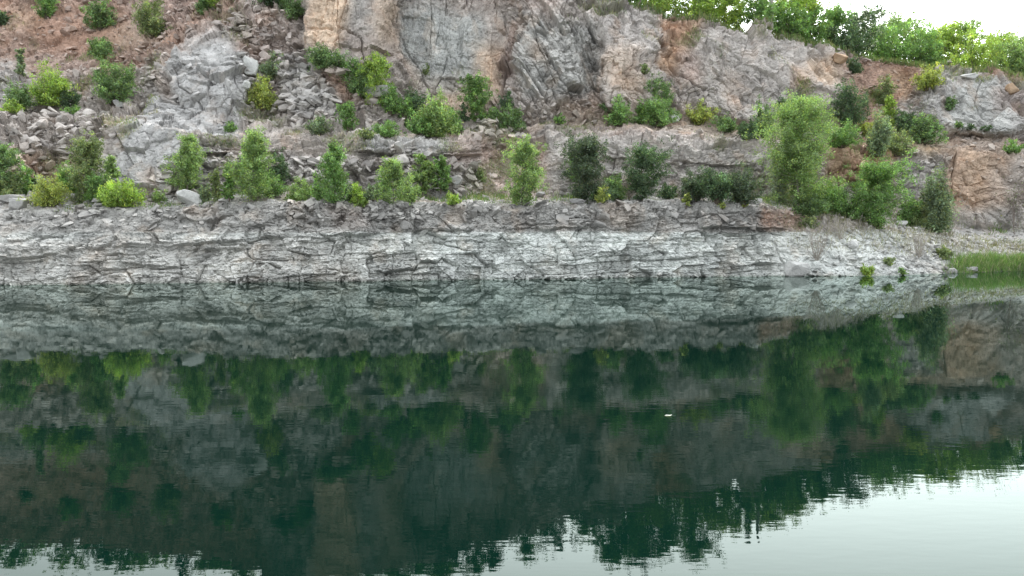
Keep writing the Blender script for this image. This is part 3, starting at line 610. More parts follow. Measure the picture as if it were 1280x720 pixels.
def plant(name, cat, px, py, w, h, style, colr, label, group, seed, pos=None, white=0.0, dens=1.0):
    g = np.random.default_rng(seed)
    if pos is None: pos, _ = seat(px, py)
    D = pos[1]; H = h*D/F; Wd = w*D/F
    root = empty(name, tuple(pos), label, cat, group)
    area = w*h; N = int(min(60000, max(160, area*3.5*dens)))
    lsz = D/F*1.9
    cb = np.array(COLS[colr])
    paths = []; cl = []
    if style in ('bush', 'willow', 'tree', 'cone', 'column'):
        woody = style in ('tree', 'cone', 'column')
        pale = colr in ('light', 'bright', 'silver', 'backlit')
        trunk_c = (.22, .20, .17) if pale else (.13, .105, .08)
        pts_c, sgs = [], []
        lean = g.normal(0, .06, 2)*H
        if woody:
            nst = 1 if style != 'column' and (h > 44 or style == 'cone') else 2
            nl = int(np.clip(10+h*.75, 16, 130))
            for s_ in range(nst):
                o_ = g.normal(0, .05*Wd, 2)*(nst > 1)
                tp = np.array([lean[0]+o_[0]*2, lean[1]+o_[1]*2, H*(.97 if s_ == 0 else .8)])
                b0 = np.array([o_[0], o_[1], -.25]); m1 = b0+(tp-b0)*.35+g.normal(0, .012*H, 3); m2 = b0+(tp-b0)*.7+g.normal(0, .015*H, 3)
                paths.append(([b0, m1, m2, tp], .02+.010*H, .007)); ax = [b0, m1, m2, tp]
                for q in np.linspace(.72, 1, 5): pts_c.append(m2+(tp-m2)*(q-.7)/.3); sgs.append(.022*H)
                for _ in range(nl//nst):
                    t = .05+.88*g.random()**.9
                    if style == 'tree': pr = np.sin(min(t*.97, 1)*3.0+.15)**.6*(.92+.1*t)
                    elif style == 'cone': pr = (1-t)**.7*min(1, .45+t/.25)
                    else: pr = .85*math.sqrt(max(.05, 1-t*t))
                    k = t*3; q = min(2, int(k)); p0 = ax[q]+(ax[q+1]-ax[q])*(k-q)
                    th = g.random()*6.283; ln = Wd/2*pr*g.uniform(.45, 1.22); up_ = ln*g.uniform(.15, .9)
                    e = p0+np.array([math.cos(th)*ln, math.sin(th)*ln, min(up_, max(.05, H*1.02-p0[2]))])
                    m = p0+(e-p0)*.5+np.array([0, 0, -.06*ln])
                    paths.append(([p0, m, e], .006+.0035*ln+.002*H, .003))
                    for q2 in np.linspace(.3, 1.0, 4): pts_c.append(p0+(e-p0)*q2+g.normal(0, .05*ln, 3)); sgs.append(.030*Wd+.05*ln*(1.15-q2))
                    for _t in range(2):
                        a0 = p0+(e-p0)*g.uniform(.35, .9); e2 = a0+g.normal(0, .28*ln+.02*H, 3)+np.array([0, 0, .05*H]); pts_c.append(e2); pts_c.append((a0+e2)/2); sgs += [.035*Wd, .03*Wd]
        else:
            nl = int(np.clip(12+area*.012, 14, 60))
            for _ in range(nl):
                th = g.random()*6.283; el_ = g.random()**.8; out_ = Wd/2*math.sqrt(1-(el_*.93)**2)*g.uniform(.55, 1.18)
                if style == 'willow': out_ *= .75
                e = np.array([math.cos(th)*out_, math.sin(th)*out_*.9, max(.12*H, H*(.12+.88*el_)*g.uniform(.72, 1.12))])
                p0 = np.array([math.cos(th)*out_*.12, math.sin(th)*out_*.12, -.12])
                m = (p0+e)/2+np.array([0, 0, (.14 if style == 'bush' else -.02)*H])*g.uniform(.3, 1.1)
                paths.append(([p0, m, e], .010+.006*H, .003))
                f0 = .30 if style == 'bush' else .22
                for q2 in np.linspace(f0, 1.0, 5):
                    b_ = (1-q2)**2*p0+2*q2*(1-q2)*m+q2*q2*e; pts_c.append(b_+g.normal(0, .03*Wd, 3)); sgs.append((.062 if style == 'bush' else .045)*(Wd*.6+H*.4)*(1.25-.55*q2))
                for _t in range(2):
                    a0 = (m+e)/2; e2 = a0+g.normal(0, .12, 3)*np.array([Wd, Wd, H*.8]); e2[2] = max(e2[2], .06*H); pts_c.append(e2); sgs.append(.05*Wd)
        cl = np.array(pts_c); sig = np.minimum(np.array(sgs), .09+.10*min(1, H/8))[:, None]*np.array([1, 1, 2.0 if style == 'willow' else 1.0])
    elif style == 'pine':
        cl = []; nl_ = max(7, int(h/5.5)); trunk_c = (.14, .10, .075)
        paths.append(([(0, 0, -.2), (0, 0, H*.5), (g.normal(0, .02*H), 0, H)], .03+.014*H, .01))
        for L_ in range(nl_):
            t = .06+.93*L_/nl_; rr = Wd/2*(1-t)**.75*g.uniform(.8, 1.15)+.03*Wd; nb = 7
            for b_ in range(nb):
                th = 6.283*b_/nb+L_*1.3+g.normal(0, .25); e = np.array([math.cos(th)*rr, math.sin(th)*rr, t*H+rr*g.uniform(.05, .35)])
                s_ = np.array([0, 0, t*H]); paths.append(([s_, (s_+e)/2, e], .012, .005))
                for q in np.linspace(.3, 1, 5): cl.append(s_+(e-s_)*q)
        cl = np.array(cl); sg = .035*Wd; sig = np.array([sg, sg, sg*.8])
    elif style == 'bare':
        trunk_c = (.36, .33, .29) if colr == 'dry' else (.2, .17, .15)
        N = int(area*.12) if colr != 'dry' else 0; cl = []
        nb = 26
        for b_ in range(nb):
            th = g.random()*6.283; sp = g.random()**.6*Wd/2; e = np.array([math.cos(th)*sp, math.sin(th)*sp, H*g.uniform(.45, 1)])
            s_ = np.array([g.normal(0, .04*Wd), g.normal(0, .04*Wd), -.1]) if colr == 'dry' or b_ < 2 else np.array([0, 0, H*g.uniform(.1, .6)])
            if colr != 'dry' and b_ == 0: e = np.array([0, 0, H])
            m = (s_+e)/2+g.normal(0, .05*H, 3)*np.array([1, 1, .4])
            paths.append(([s_, m, e], .016 if b_ else .04, .006)); cl.append(e)
            for _ in range(4):
                q = m+(e-m)*g.random(); e2 = q+g.normal(0, .16*H, 3)+np.array([0, 0, .08*H]); e2[2] = max(e2[2], .02); paths.append(([q, (q+e2)/2+g.normal(0, .02, 3), e2], .008, .004)); cl.append(e2)
        cl = np.array(cl); sig = np.array([.05*H]*3)
    if N:
        k = g.integers(0, len(cl), N); var = g.lognormal(-.03, .32, len(cl))[k]
        cen = cl[k]+g.normal(size=(N, 3))*(sig[k] if sig.ndim == 2 else sig); cen[:, 2] = np.maximum(cen[:, 2], .01)
        up, el = (.5, 1.5) if style in ('willow', 'column') else ((.2, 1.7) if style == 'pine' else (0, 1.0))
        v, f, c = leaves(cen, lsz*(.8 if style == 'pine' else 1), g, cb, var, white, up, el)
        mesh_arrays('crown', v, f, c.clip(.01, .8), LEAF, root)
    if paths:
        v, f = tube_set(paths)
        mesh_arrays('trunk' if style in ('tree', 'cone', 'column', 'pine') else 'stems', v, f, np.broadcast_to(np.array(trunk_c), v.shape), BARK, root)
    return root
GS = 'bushes scattered on the upper slopes and ledges'; GB = 'saplings and bushes growing along the bench'; GR = 'bushes on the right hand slope'
PL = [
 # x, ybase, w, h, style, colour, name, cat, group, label
 (57, 22, 27, 34, 'bush', 'green', 'bush', 'bush', GS, 'green bush cut by the top edge, leftmost one high on the red slope'),
 (2, 30, 20, 18, 'bush', 'dark', 'bush', 'bush', GS, 'dark bush cut by the left edge near the top'),
 (125, 38, 40, 38, 'bush', 'mid', 'bush', 'bush', GS, 'ragged dark green bush near the top, between two others on red soil'),
 (189, 47, 46, 48, 'bush', 'olive', 'bush', 'bush', GS, 'round olive bush at the top edge left of the grey knob'),
 (130, 75, 32, 29, 'bush', 'mid', 'bush', 'bush', GS, 'small mid green bush below the ragged dark bush'),
 (144, 129, 56, 54, 'bush', 'mid', 'bush', 'bush', GS, 'large round dark green bush left of the grey knob'),
 (63, 134, 54, 50, 'bush', 'bright', 'bush', 'bush', GS, 'brightest yellow green bush on the left ledge'),
 (26, 136, 34, 34, 'bush', 'mid', 'bush', 'bush', GS, 'dark green bush left of the bright yellow green bush'),
 (88, 134, 28, 26, 'bush', 'dark', 'bush', 'bush', GS, 'dark low bush right of the bright yellow green bush'),
 (24, 100, 14, 36, 'column', 'grey', 'sapling', 'sapling', GS, 'slim grey green sapling above the left ledge'),
 (15, 141, 24, 17, 'bush', 'bright', 'bush', 'bush', GS, 'low yellow green shrub in front of the left ledge bushes'),
 (92, 142, 24, 12, 'bush', 'green', 'bush', 'bush', GS, 'flat patch of weeds at the right end of the left ledge'),
 (252, 22, 22, 34, 'bush', 'mid', 'bush', 'bush', GS, 'dark bush at the top edge directly above the grey knob'),
 (267, 12, 20, 24, 'bush', 'bright', 'bush', 'bush', GS, 'bright green bush at the top edge above the grey knob'),
 (335, 10, 34, 34, 'bush', 'dark', 'bush', 'bush', GS, 'dark bush at the top edge left of the tan wall'),
 (360, 25, 30, 38, 'bush', 'mid', 'bush', 'bush', GS, 'dark green bush touching the tan wall at the top edge'),
 (344, 103, 42, 34, 'bush', 'grey', 'bush', 'bush', GS, 'soft grey green bush right of the grey knob'),
 (328, 137, 34, 38, 'bush', 'yellow', 'bush', 'bush', GS, 'yellowish bush below the soft grey green bush'),
 (393, 93, 18, 20, 'bush', 'green', 'bush', 'bush', GS, 'small green bush above the grey rubble heap'),
 (411, 88, 44, 32, 'bush', 'mid', 'bush', 'bush', GS, 'dark green bush at the foot of the tan wall'),
 (434, 108, 36, 38, 'bush', 'green', 'bush', 'bush', GS, 'green bush in the middle of the row below the tan wall'),
 (466, 130, 42, 56, 'tree', 'bright', 'sapling', 'sapling', GS, 'tall bright green sapling at the right foot of the tan wall'),
 (489, 142, 30, 34, 'bush', 'green', 'bush', 'bush', GS, 'green bush just right of the tall bright ledge sapling'),
 (518, 149, 34, 40, 'bush', 'dark', 'bush', 'bush', GS, 'dark round bush at the foot of the grey bay wall'),
 (545, 169, 56, 50, 'willow', 'light', 'bush', 'bush', GS, 'light green upright bush standing on the middle of the ledge'),
 (598, 150, 44, 52, 'tree', 'green', 'sapling', 'sapling', GS, 'green pointed sapling under the tan corner of the cliff'),
 (580, 152, 16, 22, 'bush', 'dark', 'bush', 'bush', GS, 'small dark bush left of the pointed sapling'),
 (638, 164, 30, 34, 'bush', 'mid', 'bush', 'bush', GS, 'mid green bush where the diagonal crack meets the ledge'),
 (632, 138, 18, 26, 'bush', 'dark', 'bush', 'bush', GS, 'small dark bush at the bottom of the diagonal crack'),
 (434, 164, 26, 38, 'tree', 'green', 'sapling', 'sapling', GS, 'green sapling standing on the slab above the bench trees'),
 (400, 167, 34, 24, 'bush', 'grey', 'bush', 'bush', GS, 'low grey green shrub on the ledge below the rubble heap'),
 (480, 170, 46, 18, 'bush', 'green', 'bush', 'bush', GS, 'low spreading green scrub along the slab edge'),
 (456, 171, 26, 12, 'bush', 'olive', 'bush', 'bush', GS, 'flat olive scrub left of the spreading green scrub'),
 (503, 160, 24, 24, 'bush', 'mid', 'bush', 'bush', GS, 'mid green scrub under the dark round bush'),
 (532, 93, 12, 14, 'bush', 'olive', 'bush', 'bush', GS, 'tiny olive tuft growing on the grey bay wall'),
 (290, 163, 18, 12, 'bush', 'green', 'bush', 'bush', GS, 'tiny green tuft on the ledge right of the knob foot'),
 (774, 156, 32, 34, 'bush', 'green', 'bush', 'bush', GS, 'green bush left of the largest ledge bush'),
 (762, 142, 20, 22, 'bush', 'mid', 'bush', 'bush', GS, 'small bush at the foot of the recessed grey corner'),
 (828, 140, 38, 48, 'bush', 'mid', 'bush', 'bush', GS, 'large dark green bush reaching up under the overhanging block'),
 (822, 157, 50, 36, 'bush', 'green', 'bush', 'bush', GS, 'wide green bush in front of the large dark ledge bush'),
 (802, 154, 26, 28, 'bush', 'green', 'bush', 'bush', GS, 'green bush at the left side of the wide ledge bush'),
 (876, 155, 42, 27, 'bush', 'yellow', 'bush', 'bush', GS, 'yellow green low bush below the overhanging block'),
 (906, 164, 38, 20, 'bush', 'mid', 'bush', 'bush', GS, 'low mid green bush right of the yellow green one'),
 (932, 172, 34, 24, 'bush', 'dark', 'bush', 'bush', GS, 'low dark bush on the earth ledge left of the tall birch'),
 (953, 171, 28, 46, 'bush', 'mid', 'bush', 'bush', GS, 'upright dark green bush touching the tall birch on the left'),
 (806, 90, 12, 14, 'bush', 'olive', 'bush', 'bush', GS, 'tiny tuft on the tan cliff face'),
 (698, 156, 16, 12, 'bush', 'green', 'bush', 'bush', GS, 'tiny tuft at the foot of the diagonal slabs'),
 # right slope
 (986, 146, 46, 26, 'bush', 'dark', 'bush', 'bush', GR, 'dark bush behind the top of the tall birch'),
 (1060, 158, 44, 54, 'bush', 'dark', 'bush', 'bush', GR, 'large round dark green bush right of the tall birch'),
 (1048, 182, 44, 34, 'bush', 'green', 'bush', 'bush', GR, 'green bush below the large round dark bush'),
 (1080, 170, 22, 28, 'bush', 'yellow', 'bush', 'bush', GR, 'small yellow green bush right of the round dark bush'),
 (1114, 165, 28, 46, 'cone', 'bright', 'sapling', 'sapling', GR, 'bright yellow green pointed sapling in the middle of the earth slope'),
 (1103, 130, 28, 34, 'bush', 'olive', 'bush', 'bush', GR, 'olive bush above the bright pointed sapling'),
 (1132, 168, 34, 34, 'bush', 'dark', 'bush', 'bush', GR, 'dark bush between bright sapling and outcrop'),
 (1156, 179, 44, 34, 'bush', 'mid', 'bush', 'bush', GR, 'dark green bush at the left foot of the right outcrop'),
 (1159, 112, 36, 31, 'bush', 'yellow', 'bush', 'bush', GR, 'yellowish bush just under the crest trees'),
 (1190, 136, 16, 20, 'bush', 'mid', 'bush', 'bush', GR, 'small bush growing out of the right outcrop'),
 (1062, 90, 26, 20, 'bush', 'dark', 'bush', 'bush', GR, 'dark low bush under the crest beside the tan boulder'),
 (1268, 190, 24, 18, 'bush', 'green', 'bush', 'bush', GR, 'small green bush at the right edge below the outcrop'),
 (1210, 164, 14, 8, 'bush', 'dark', 'bush', 'bush', GR, 'tiny dark cushion shrub below the outcrop, left of another'),
 (1230, 162, 14, 8, 'bush', 'dark', 'bush', 'bush', GR, 'tiny dark cushion shrub below the outcrop, right of another'),
 (1196, 158, 12, 8, 'bush', 'mid', 'bush', 'bush', GR, 'tiny green cushion shrub at the outcrop foot'),
 (1092, 196, 34, 56, 'willow', 'grey', 'bush', 'bush', GR, 'tall pale grey green willow bush above the leaning green tree'),
 # bench
 (6, 244, 44, 62, 'tree', 'mid', 'sapling', 'sapling', GB, 'dark green sapling cut by the left edge on the bench'),
 (18, 248, 46, 34, 'bush', 'olive', 'bush', 'bush', GB, 'low olive bush at the left edge behind the rim slabs'),
 (50, 243, 24, 26, 'bush', 'silver', 'bush', 'bush', GB, 'silvery shrub behind the yellow green bench bush'),
 (62, 256, 46, 36, 'bush', 'yellow', 'bush', 'bush', GB, 'yellow green bush behind the left rim boulders'),
 (86, 248, 34, 44, 'bush', 'green', 'bush', 'bush', GB, 'green bush left of the tall olive sapling'),
 (106, 252, 48, 76, 'tree', 'olive', 'sapling', 'sapling', GB, 'tall olive sapling, highest tree at the left of the bench'),
 (136, 252, 28, 58, 'cone', 'light', 'sapling', 'sapling', GB, 'narrow light green sapling right of the tall olive one'),
 (152, 257, 62, 36, 'willow', 'bright', 'bush', 'bush', GB, 'low wide bright green thicket on the gravel rim'),
 (232, 246, 58, 80, 'cone', 'light', 'sapling', 'sapling', GB, 'conical light green sapling behind the large pale boulder'),
 (270, 251, 18, 42, 'column', 'olive', 'sapling', 'sapling', GB, 'slim olive sapling, left one of two beside the tallest cone'),
 (288, 249, 20, 42, 'column', 'green', 'sapling', 'sapling', GB, 'slim green sapling, right one of two beside the tallest cone'),
 (313, 250, 64, 86, 'cone', 'light', 'sapling', 'sapling', GB, 'large light green conical tree left of the bench middle'),
 (338, 244, 34, 32, 'bush', 'green', 'bush', 'bush', GB, 'low green bush at the right foot of the large conical tree'),
 (350, 230, 28, 40, 'bush', 'dark', 'bush', 'bush', GB, 'dark bush standing back against the rubble wall'),
 (376, 251, 38, 30, 'bush', 'light', 'bush', 'bush', GB, 'low light green bush between two taller saplings'),
 (417, 252, 52, 72, 'cone', 'green', 'sapling', 'sapling', GB, 'tall green sapling with a thin top left of centre'),
 (449, 257, 28, 32, 'bush', 'bright', 'bush', 'bush', GB, 'small bright green bush on the rim, left of the centre pair'),
 (492, 254, 56, 56, 'cone', 'light', 'sapling', 'sapling', GB, 'bright bushy sapling with a pointed top on the rim'),
 (468, 248, 22, 22, 'bush', 'grey', 'bush', 'bush', GB, 'small grey green shrub between two bright rim bushes'),
 (530, 241, 32, 48, 'column', 'light', 'sapling', 'sapling', GB, 'slim light green sapling, left one of the centre pair'),
 (549, 240, 28, 44, 'column', 'green', 'sapling', 'sapling', GB, 'slim green sapling, right one of the centre pair'),
 (565, 254, 22, 18, 'bush', 'bright', 'bush', 'bush', GB, 'small round yellow green bush alone on the centre rim'),
 (600, 226, 14, 20, 'bush', 'olive', 'bush', 'bush', GB, 'small olive shrub in the grey gully'),
 (652, 254, 56, 74, 'tree', 'light', 'sapling', 'sapling', GB, 'tall bright green sapling right of the grey gully'),
 (727, 250, 62, 70, 'tree', 'pine', 'tree', 'tree', GB, 'dense dark evergreen tree standing left of the other dark bench growth'),
 (722, 226, 40, 44, 'bush', 'green', 'bush', 'bush', GB, 'green leafy crown rising behind the dense dark evergreen tree'),
 (752, 252, 18, 22, 'bush', 'yellow', 'bush', 'bush', GB, 'small yellow green shrub at the right foot of the dense dark evergreen'),
 (772, 249, 34, 34, 'bush', 'mid', 'bush', 'bush', GB, 'dark green bush between two dark bench trees'),
 (803, 248, 66, 58, 'tree', 'dark', 'tree', 'tree', GB, 'loose dark tree right of the dense dark evergreen'),
 (835, 248, 26, 22, 'bush', 'dark', 'bush', 'bush', GB, 'low dark bush right of the loose dark tree'),
 (872, 250, 46, 38, 'bush', 'pine', 'bush', 'bush', GB, 'low dark evergreen bush, left of three overlapping ones'),
 (896, 252, 50, 46, 'bush', 'dark', 'bush', 'bush', GB, 'dark spreading evergreen bush, middle of three overlapping ones'),
 (928, 253, 46, 52, 'bush', 'pine', 'bush', 'bush', GB, 'dark green evergreen bush, right of three overlapping ones'),
 (857, 258, 10, 16, 'column', 'yellow', 'sapling', 'sapling', GB, 'tiny yellow green shoot on the rim beside the pale stone'),
 (930, 260, 10, 10, 'bush', 'yellow', 'bush', 'bush', GB, 'tiny yellow shrub on the rim under the right dark bush'),
 (902, 259, 10, 10, 'bush', 'yellow', 'bush', 'bush', GB, 'tiny yellow shrub on the rim under the middle dark bush'),
 (973, 250, 40, 70, 'willow', 'silver', 'bush', 'bush', GB, 'silvery willow bush at the left foot of the tall birch'),
 (1000, 262, 92, 136, 'tree', 'light', 'birch_tree', 'birch', GB, 'tallest light green birch on the bench'),
 (1030, 266, 54, 46, 'bush', 'green', 'bush', 'bush', GB, 'green bush at the right foot of the tall birch'),
 (1012, 268, 50, 32, 'bush', 'mid', 'bush', 'bush', GB, 'low mid green bush in front of the tall birch'),
 (1062, 272, 40, 42, 'bush', 'green', 'bush', 'bush', GB, 'green bush between tall birch and leaning green tree'),
 (200, 250, 20, 16, 'bush', 'light', 'bush', 'bush', GB, 'small light green bush left of the large pale boulder'),
 (256, 251, 18, 22, 'bush', 'grey', 'bush', 'bush', GB, 'small soft green bush just right of the large pale boulder'),
 (399, 250, 26, 26, 'bush', 'green', 'bush', 'bush', GB, 'green bush at the left foot of the tall thin topped sapling'),
 (436, 251, 26, 24, 'bush', 'mid', 'bush', 'bush', GB, 'darker green bush at the right foot of the tall thin topped sapling'),
 (513, 251, 24, 26, 'bush', 'light', 'bush', 'bush', GB, 'light green bush at the right foot of the bright bushy sapling'),
 (478, 247, 22, 34, 'bush', 'green', 'bush', 'bush', GB, 'green upright bush behind the bright bushy sapling'),
 (34, 247, 30, 44, 'willow', 'green', 'bush', 'bush', GB, 'upright green bush between the left edge sapling and the silvery shrub'),
 (120, 253, 26, 44, 'bush', 'green', 'bush', 'bush', GB, 'green bush at the right foot of the tall olive sapling'),
 (564, 166, 30, 30, 'bush', 'green', 'bush', 'bush', GS, 'green bush just right of the light green upright ledge bush'),
 (524, 168, 30, 24, 'bush', 'green', 'bush', 'bush', GS, 'green bush just left of the light green upright ledge bush'),
 (450, 120, 30, 34, 'bush', 'mid', 'bush', 'bush', GS, 'mid green bush against the left side of the tall bright ledge sapling'),
 (616, 152, 22, 20, 'bush', 'mid', 'bush', 'bush', GS, 'low mid green bush right of the pointed sapling'),
 (504, 146, 24, 26, 'bush', 'green', 'bush', 'bush', GS, 'green bush touching the dark round bush on its left'),
 (752, 250, 40, 24, 'bush', 'dark', 'bush', 'bush', GB, 'low dark bush right of the dense dark evergreen tree'),
 (1136, 280, 34, 34, 'bush', 'green', 'bush', 'bush', GB, 'green bush at the right foot of the broad green tree'),
 (1118, 196, 40, 30, 'bush', 'olive', 'bush', 'bush', GR, 'olive bush between the grey green willow bush and the brown ledge'),
 (1098, 284, 78, 78, 'tree', 'green', 'tree', 'tree', GB, 'broad green tree at the top of the scree cone'),
 (1168, 288, 46, 72, 'willow', 'grey', 'bush', 'bush', GB, 'olive willow bush before the rusty rock wall'),
 (1150, 284, 30, 36, 'bush', 'olive', 'bush', 'bush', GB, 'low olive shrub at the left foot of the willow bush'),
 (1012, 284, 22, 16, 'bush', 'olive', 'bush', 'bush', GB, 'low olive shrub above the pale waterline boulder'),
 (1084, 347, 22, 14, 'willow', 'bright', 'bush', 'bush', None, 'bright green tuft at the waterline below the scree cone'),
 (1128, 344, 18, 8, 'willow', 'green', 'bush', 'bush', None, 'low green tuft at the waterline right of the bright one'),
 (1110, 330, 18, 12, 'bush', 'olive', 'bush', 'bush', None, 'small olive weed on the lower scree cone'),
 (1180, 322, 26, 16, 'willow', 'olive', 'bush', 'bush', None, 'olive grass clump where the scree cone meets the reeds'),
 (1022, 322, 46, 44, 'bare', 'dry', 'dry_shrub', 'dry shrub', None, 'bleached leafless shrub on the left side of the scree cone'),
 (1050, 296, 60, 30, 'bare', 'dry', 'dry_shrub', 'dry shrub', None, 'dead grey brushwood above the scree cone'),
 (1186, 292, 46, 56, 'bare', 'dry', 'dry_shrub', 'dry shrub', None, 'bare pale shrub against the rusty rock wall'),
 (1266, 292, 30, 60, 'bare', 'bark', 'dry_shrub', 'dry shrub', None, 'bare brown shrub at the right edge below the wall'),
 (1150, 320, 34, 36, 'bare', 'dry', 'dry_shrub', 'dry shrub', None, 'thin dry stalks on the right shoulder of the scree cone'),
]
COLS['bark'] = (.1, .13, .05)
for k, (x, y, w, h, stl, c, nm, cat, grp, lab) in enumerate(PL):
    plant(nm, cat, x, y, w, h, stl, c, lab, grp, 1000+k)

# ---- trees on the crest
crz = np.interp
def crest_pos(px, back):
    j = int(np.argmin(np.abs(xs-px))); p = V[-1, j].copy(); s = (p[1]+back)/p[1]
    zz = [V[-1, j, 2]]+[r[j, 2] for r in rows_b]; dd = [0, .6, 1.4, 3, 6, 12, 30, 90, 400]
    return np.array([p[0]*s, p[1]+back, np.interp(back, dd, zz)-.1])
CT = [
 # x, back m, w, h(px), style, colour, label
 (742, 3, 34, 44, 'bush', 'mid', 'dark bush on the crest at the top edge, leftmost in view'), (768, 4, 36, 50, 'tree', 'mid', 'mid green tree on the crest above the grey buttress'),
 (790, 2, 40, 44, 'tree', 'green', 'green tree on the crest directly above the rusty notch'), (812, 5, 44, 66, 'tree', 'dark', 'dark tree on the crest behind the green one above the rusty notch'),
 (828, 2, 34, 36, 'bush', 'backlit', 'sunlit bush on the crest right of the rusty notch'), (850, 4, 44, 64, 'tree', 'green', 'tall green tree on the crest above the overhanging block'),
 (868, 2, 40, 34, 'bush', 'bright', 'low bright bush on the crest above the overhanging block'), (888, 6, 48, 76, 'tree', 'mid', 'mid green crest tree left of the yellowish group'),
 (905, 2.5, 44, 44, 'tree', 'backlit', 'yellowish tree at the left of the sunlit crest group'), (925, 5, 46, 66, 'tree', 'backlit', 'tall yellowish tree in the middle of the sunlit crest group'),
 (940, 2, 40, 34, 'bush', 'green', 'green bush on the crest left of the thick bare trunk'), (972, 4.5, 46, 66, 'tree', 'backlit', 'tall yellowish tree right of the thick bare trunk'),
 (985, 2, 40, 46, 'bush', 'green', 'green bush on the crest just right of the thick bare trunk'), (1002, 5, 44, 62, 'tree', 'backlit', 'yellowish tree at the right end of the sunlit crest group'),
 (1016, 2, 36, 44, 'tree', 'green', 'green tree on the crest left of the dark blossoming tree'), (1034, 5, 38, 54, 'tree', 'mid', 'mid green tree just behind the left side of the blossoming tree'),
 (1050, 2, 40, 44, 'bush', 'dark', 'dark bush on the crest at the left foot of the blossoming tree'), (1075, 3, 50, 62, 'tree', 'dark', 'dark tree with white blossom and a thin spike on the crest'),
 (1094, 5, 40, 52, 'tree', 'mid', 'mid green tree just right of the blossoming tree'), (1110, 2, 46, 44, 'bush', 'green', 'green bush on the crest above the brown earth gully'),
 (1132, 4, 46, 62, 'tree', 'light', 'tall green tree on the crest above the yellowish bush'), (1148, 2, 40, 46, 'bush', 'mid', 'green bush on the crest just above the yellowish bush'),
 (1166, 4, 36, 52, 'tree', 'mid', 'dark grey green tree between two green crest trees'), (1180, 2, 44, 54, 'tree', 'backlit', 'yellow green tree on the crest right of the dark one'),
 (1202, 4, 46, 58, 'tree', 'light', 'green tree on the crest above the thin white slab'), (1218, 2, 40, 40, 'bush', 'backlit', 'yellow green bush on the crest right of the white slab'),
 (1238, 4, 42, 48, 'tree', 'backlit', 'loose yellow green tree left of the bare crest tree'), (1256, 2, 40, 36, 'bush', 'light', 'green bush at the left foot of the bare crest tree'),
 (1266, 3, 40, 66, 'bare', 'bark', 'leafless twiggy tree on the crest near the right edge'), (1276, 1, 30, 50, 'bush', 'light', 'green bush on the crest at the right edge'),
 (1300, 3, 50, 50, 'tree', 'green', 'green tree on the crest beyond the right edge'),
]
for k, (x, b, w, h, stl, c, lab) in enumerate(CT):
    b = b+((9 if stl != 'bush' else 2) if x > 1085 else 0); h = h*(1.08 if x > 1085 else (1.28 if x < 900 and stl == 'tree' else (.92 if 1005 < x < 1085 else 1))); c = {'mid': 'green'}.get(c, c)
    plant({'tree': 'tree', 'bush': 'bush', 'bare': 'bare_tree'}[stl], {'tree': 'tree', 'bush': 'bush', 'bare': 'bare tree'}[stl], x, 0, w*(1.4 if stl != 'bare' else 1), h*1.08, stl, c, lab, 'trees and bushes along the crest', 3000+k, pos=crest_pos(x, b), white=.14 if 'white blossom' in lab else 0, dens=.8)
p = crest_pos(1079, 3.2); rt = None
# thick bare trunk
p = crest_pos(955, 1.5); r_ = empty('dead_tree', tuple(p), 'thick pale bare trunk standing on the crest, cut by the top edge', 'tree trunk')
v, f = tube_set([([(0, 0, -.3), (.05, 0, 2), (-.05, 0, 4.0), (.1, 0, 5.6)], .27, .10), ([(0, 0, 3.9), (.25, .1, 4.4), (.4, .1, 5.0)], .06, .02)], 8)
mesh_arrays('trunk', v, f, np.broadcast_to(np.array((.30, .28, .24)), v.shape), BARK, r_, True)
# second row and off-frame trees, which show as the treeline in the water
rr = random.Random(8)
LB = 'tree of the second row on the crest, behind the front bushes'
x = -120
k = 0
while x < 745:
    st_ = rr.choice(['tree', 'bush', 'tree', 'bush', 'cone', 'bush', 'pine'])
    hh = {'bush': 22, 'tree': 34, 'cone': 36, 'pine': 46}[st_]*rr.uniform(.6, 1.2)
    plant({'pine': 'pine_tree', 'bush': 'bush'}.get(st_, 'tree'), {'pine': 'pine', 'bush': 'bush'}.get(st_, 'tree'), x, 0, rr.uniform(34, 62) if st_ != 'pine' else 24, hh, st_, rr.choice(['green', 'mid', 'dark', 'light']) if st_ != 'pine' else 'pine',
          'crest plant above the frame, seen only as part of the treeline mirrored in the water', 'crest trees seen only in the water', 5000+k, pos=crest_pos(x, rr.uniform(.5, 4)), dens=.7)
    x += rr.uniform(14, 30); k += 1
for k, (x, hh, lab) in enumerate([(876, 84, 'slender dark conifer behind the crest, above the dark rock wall'), (943, 92, 'slender dark conifer behind the sunlit crest trees'), (1012, 74, 'short slender conifer behind the right sunlit crest trees'), (800, 78, 'slender conifer behind the rusty notch trees'), (1068, 66, 'thin conifer behind the blossoming crest tree')]):
    plant('pine_tree', 'pine', x, 0, 20, hh, 'pine', 'pine', lab, 'slender conifers behind the crest', 5500+k, pos=crest_pos(x, 7))

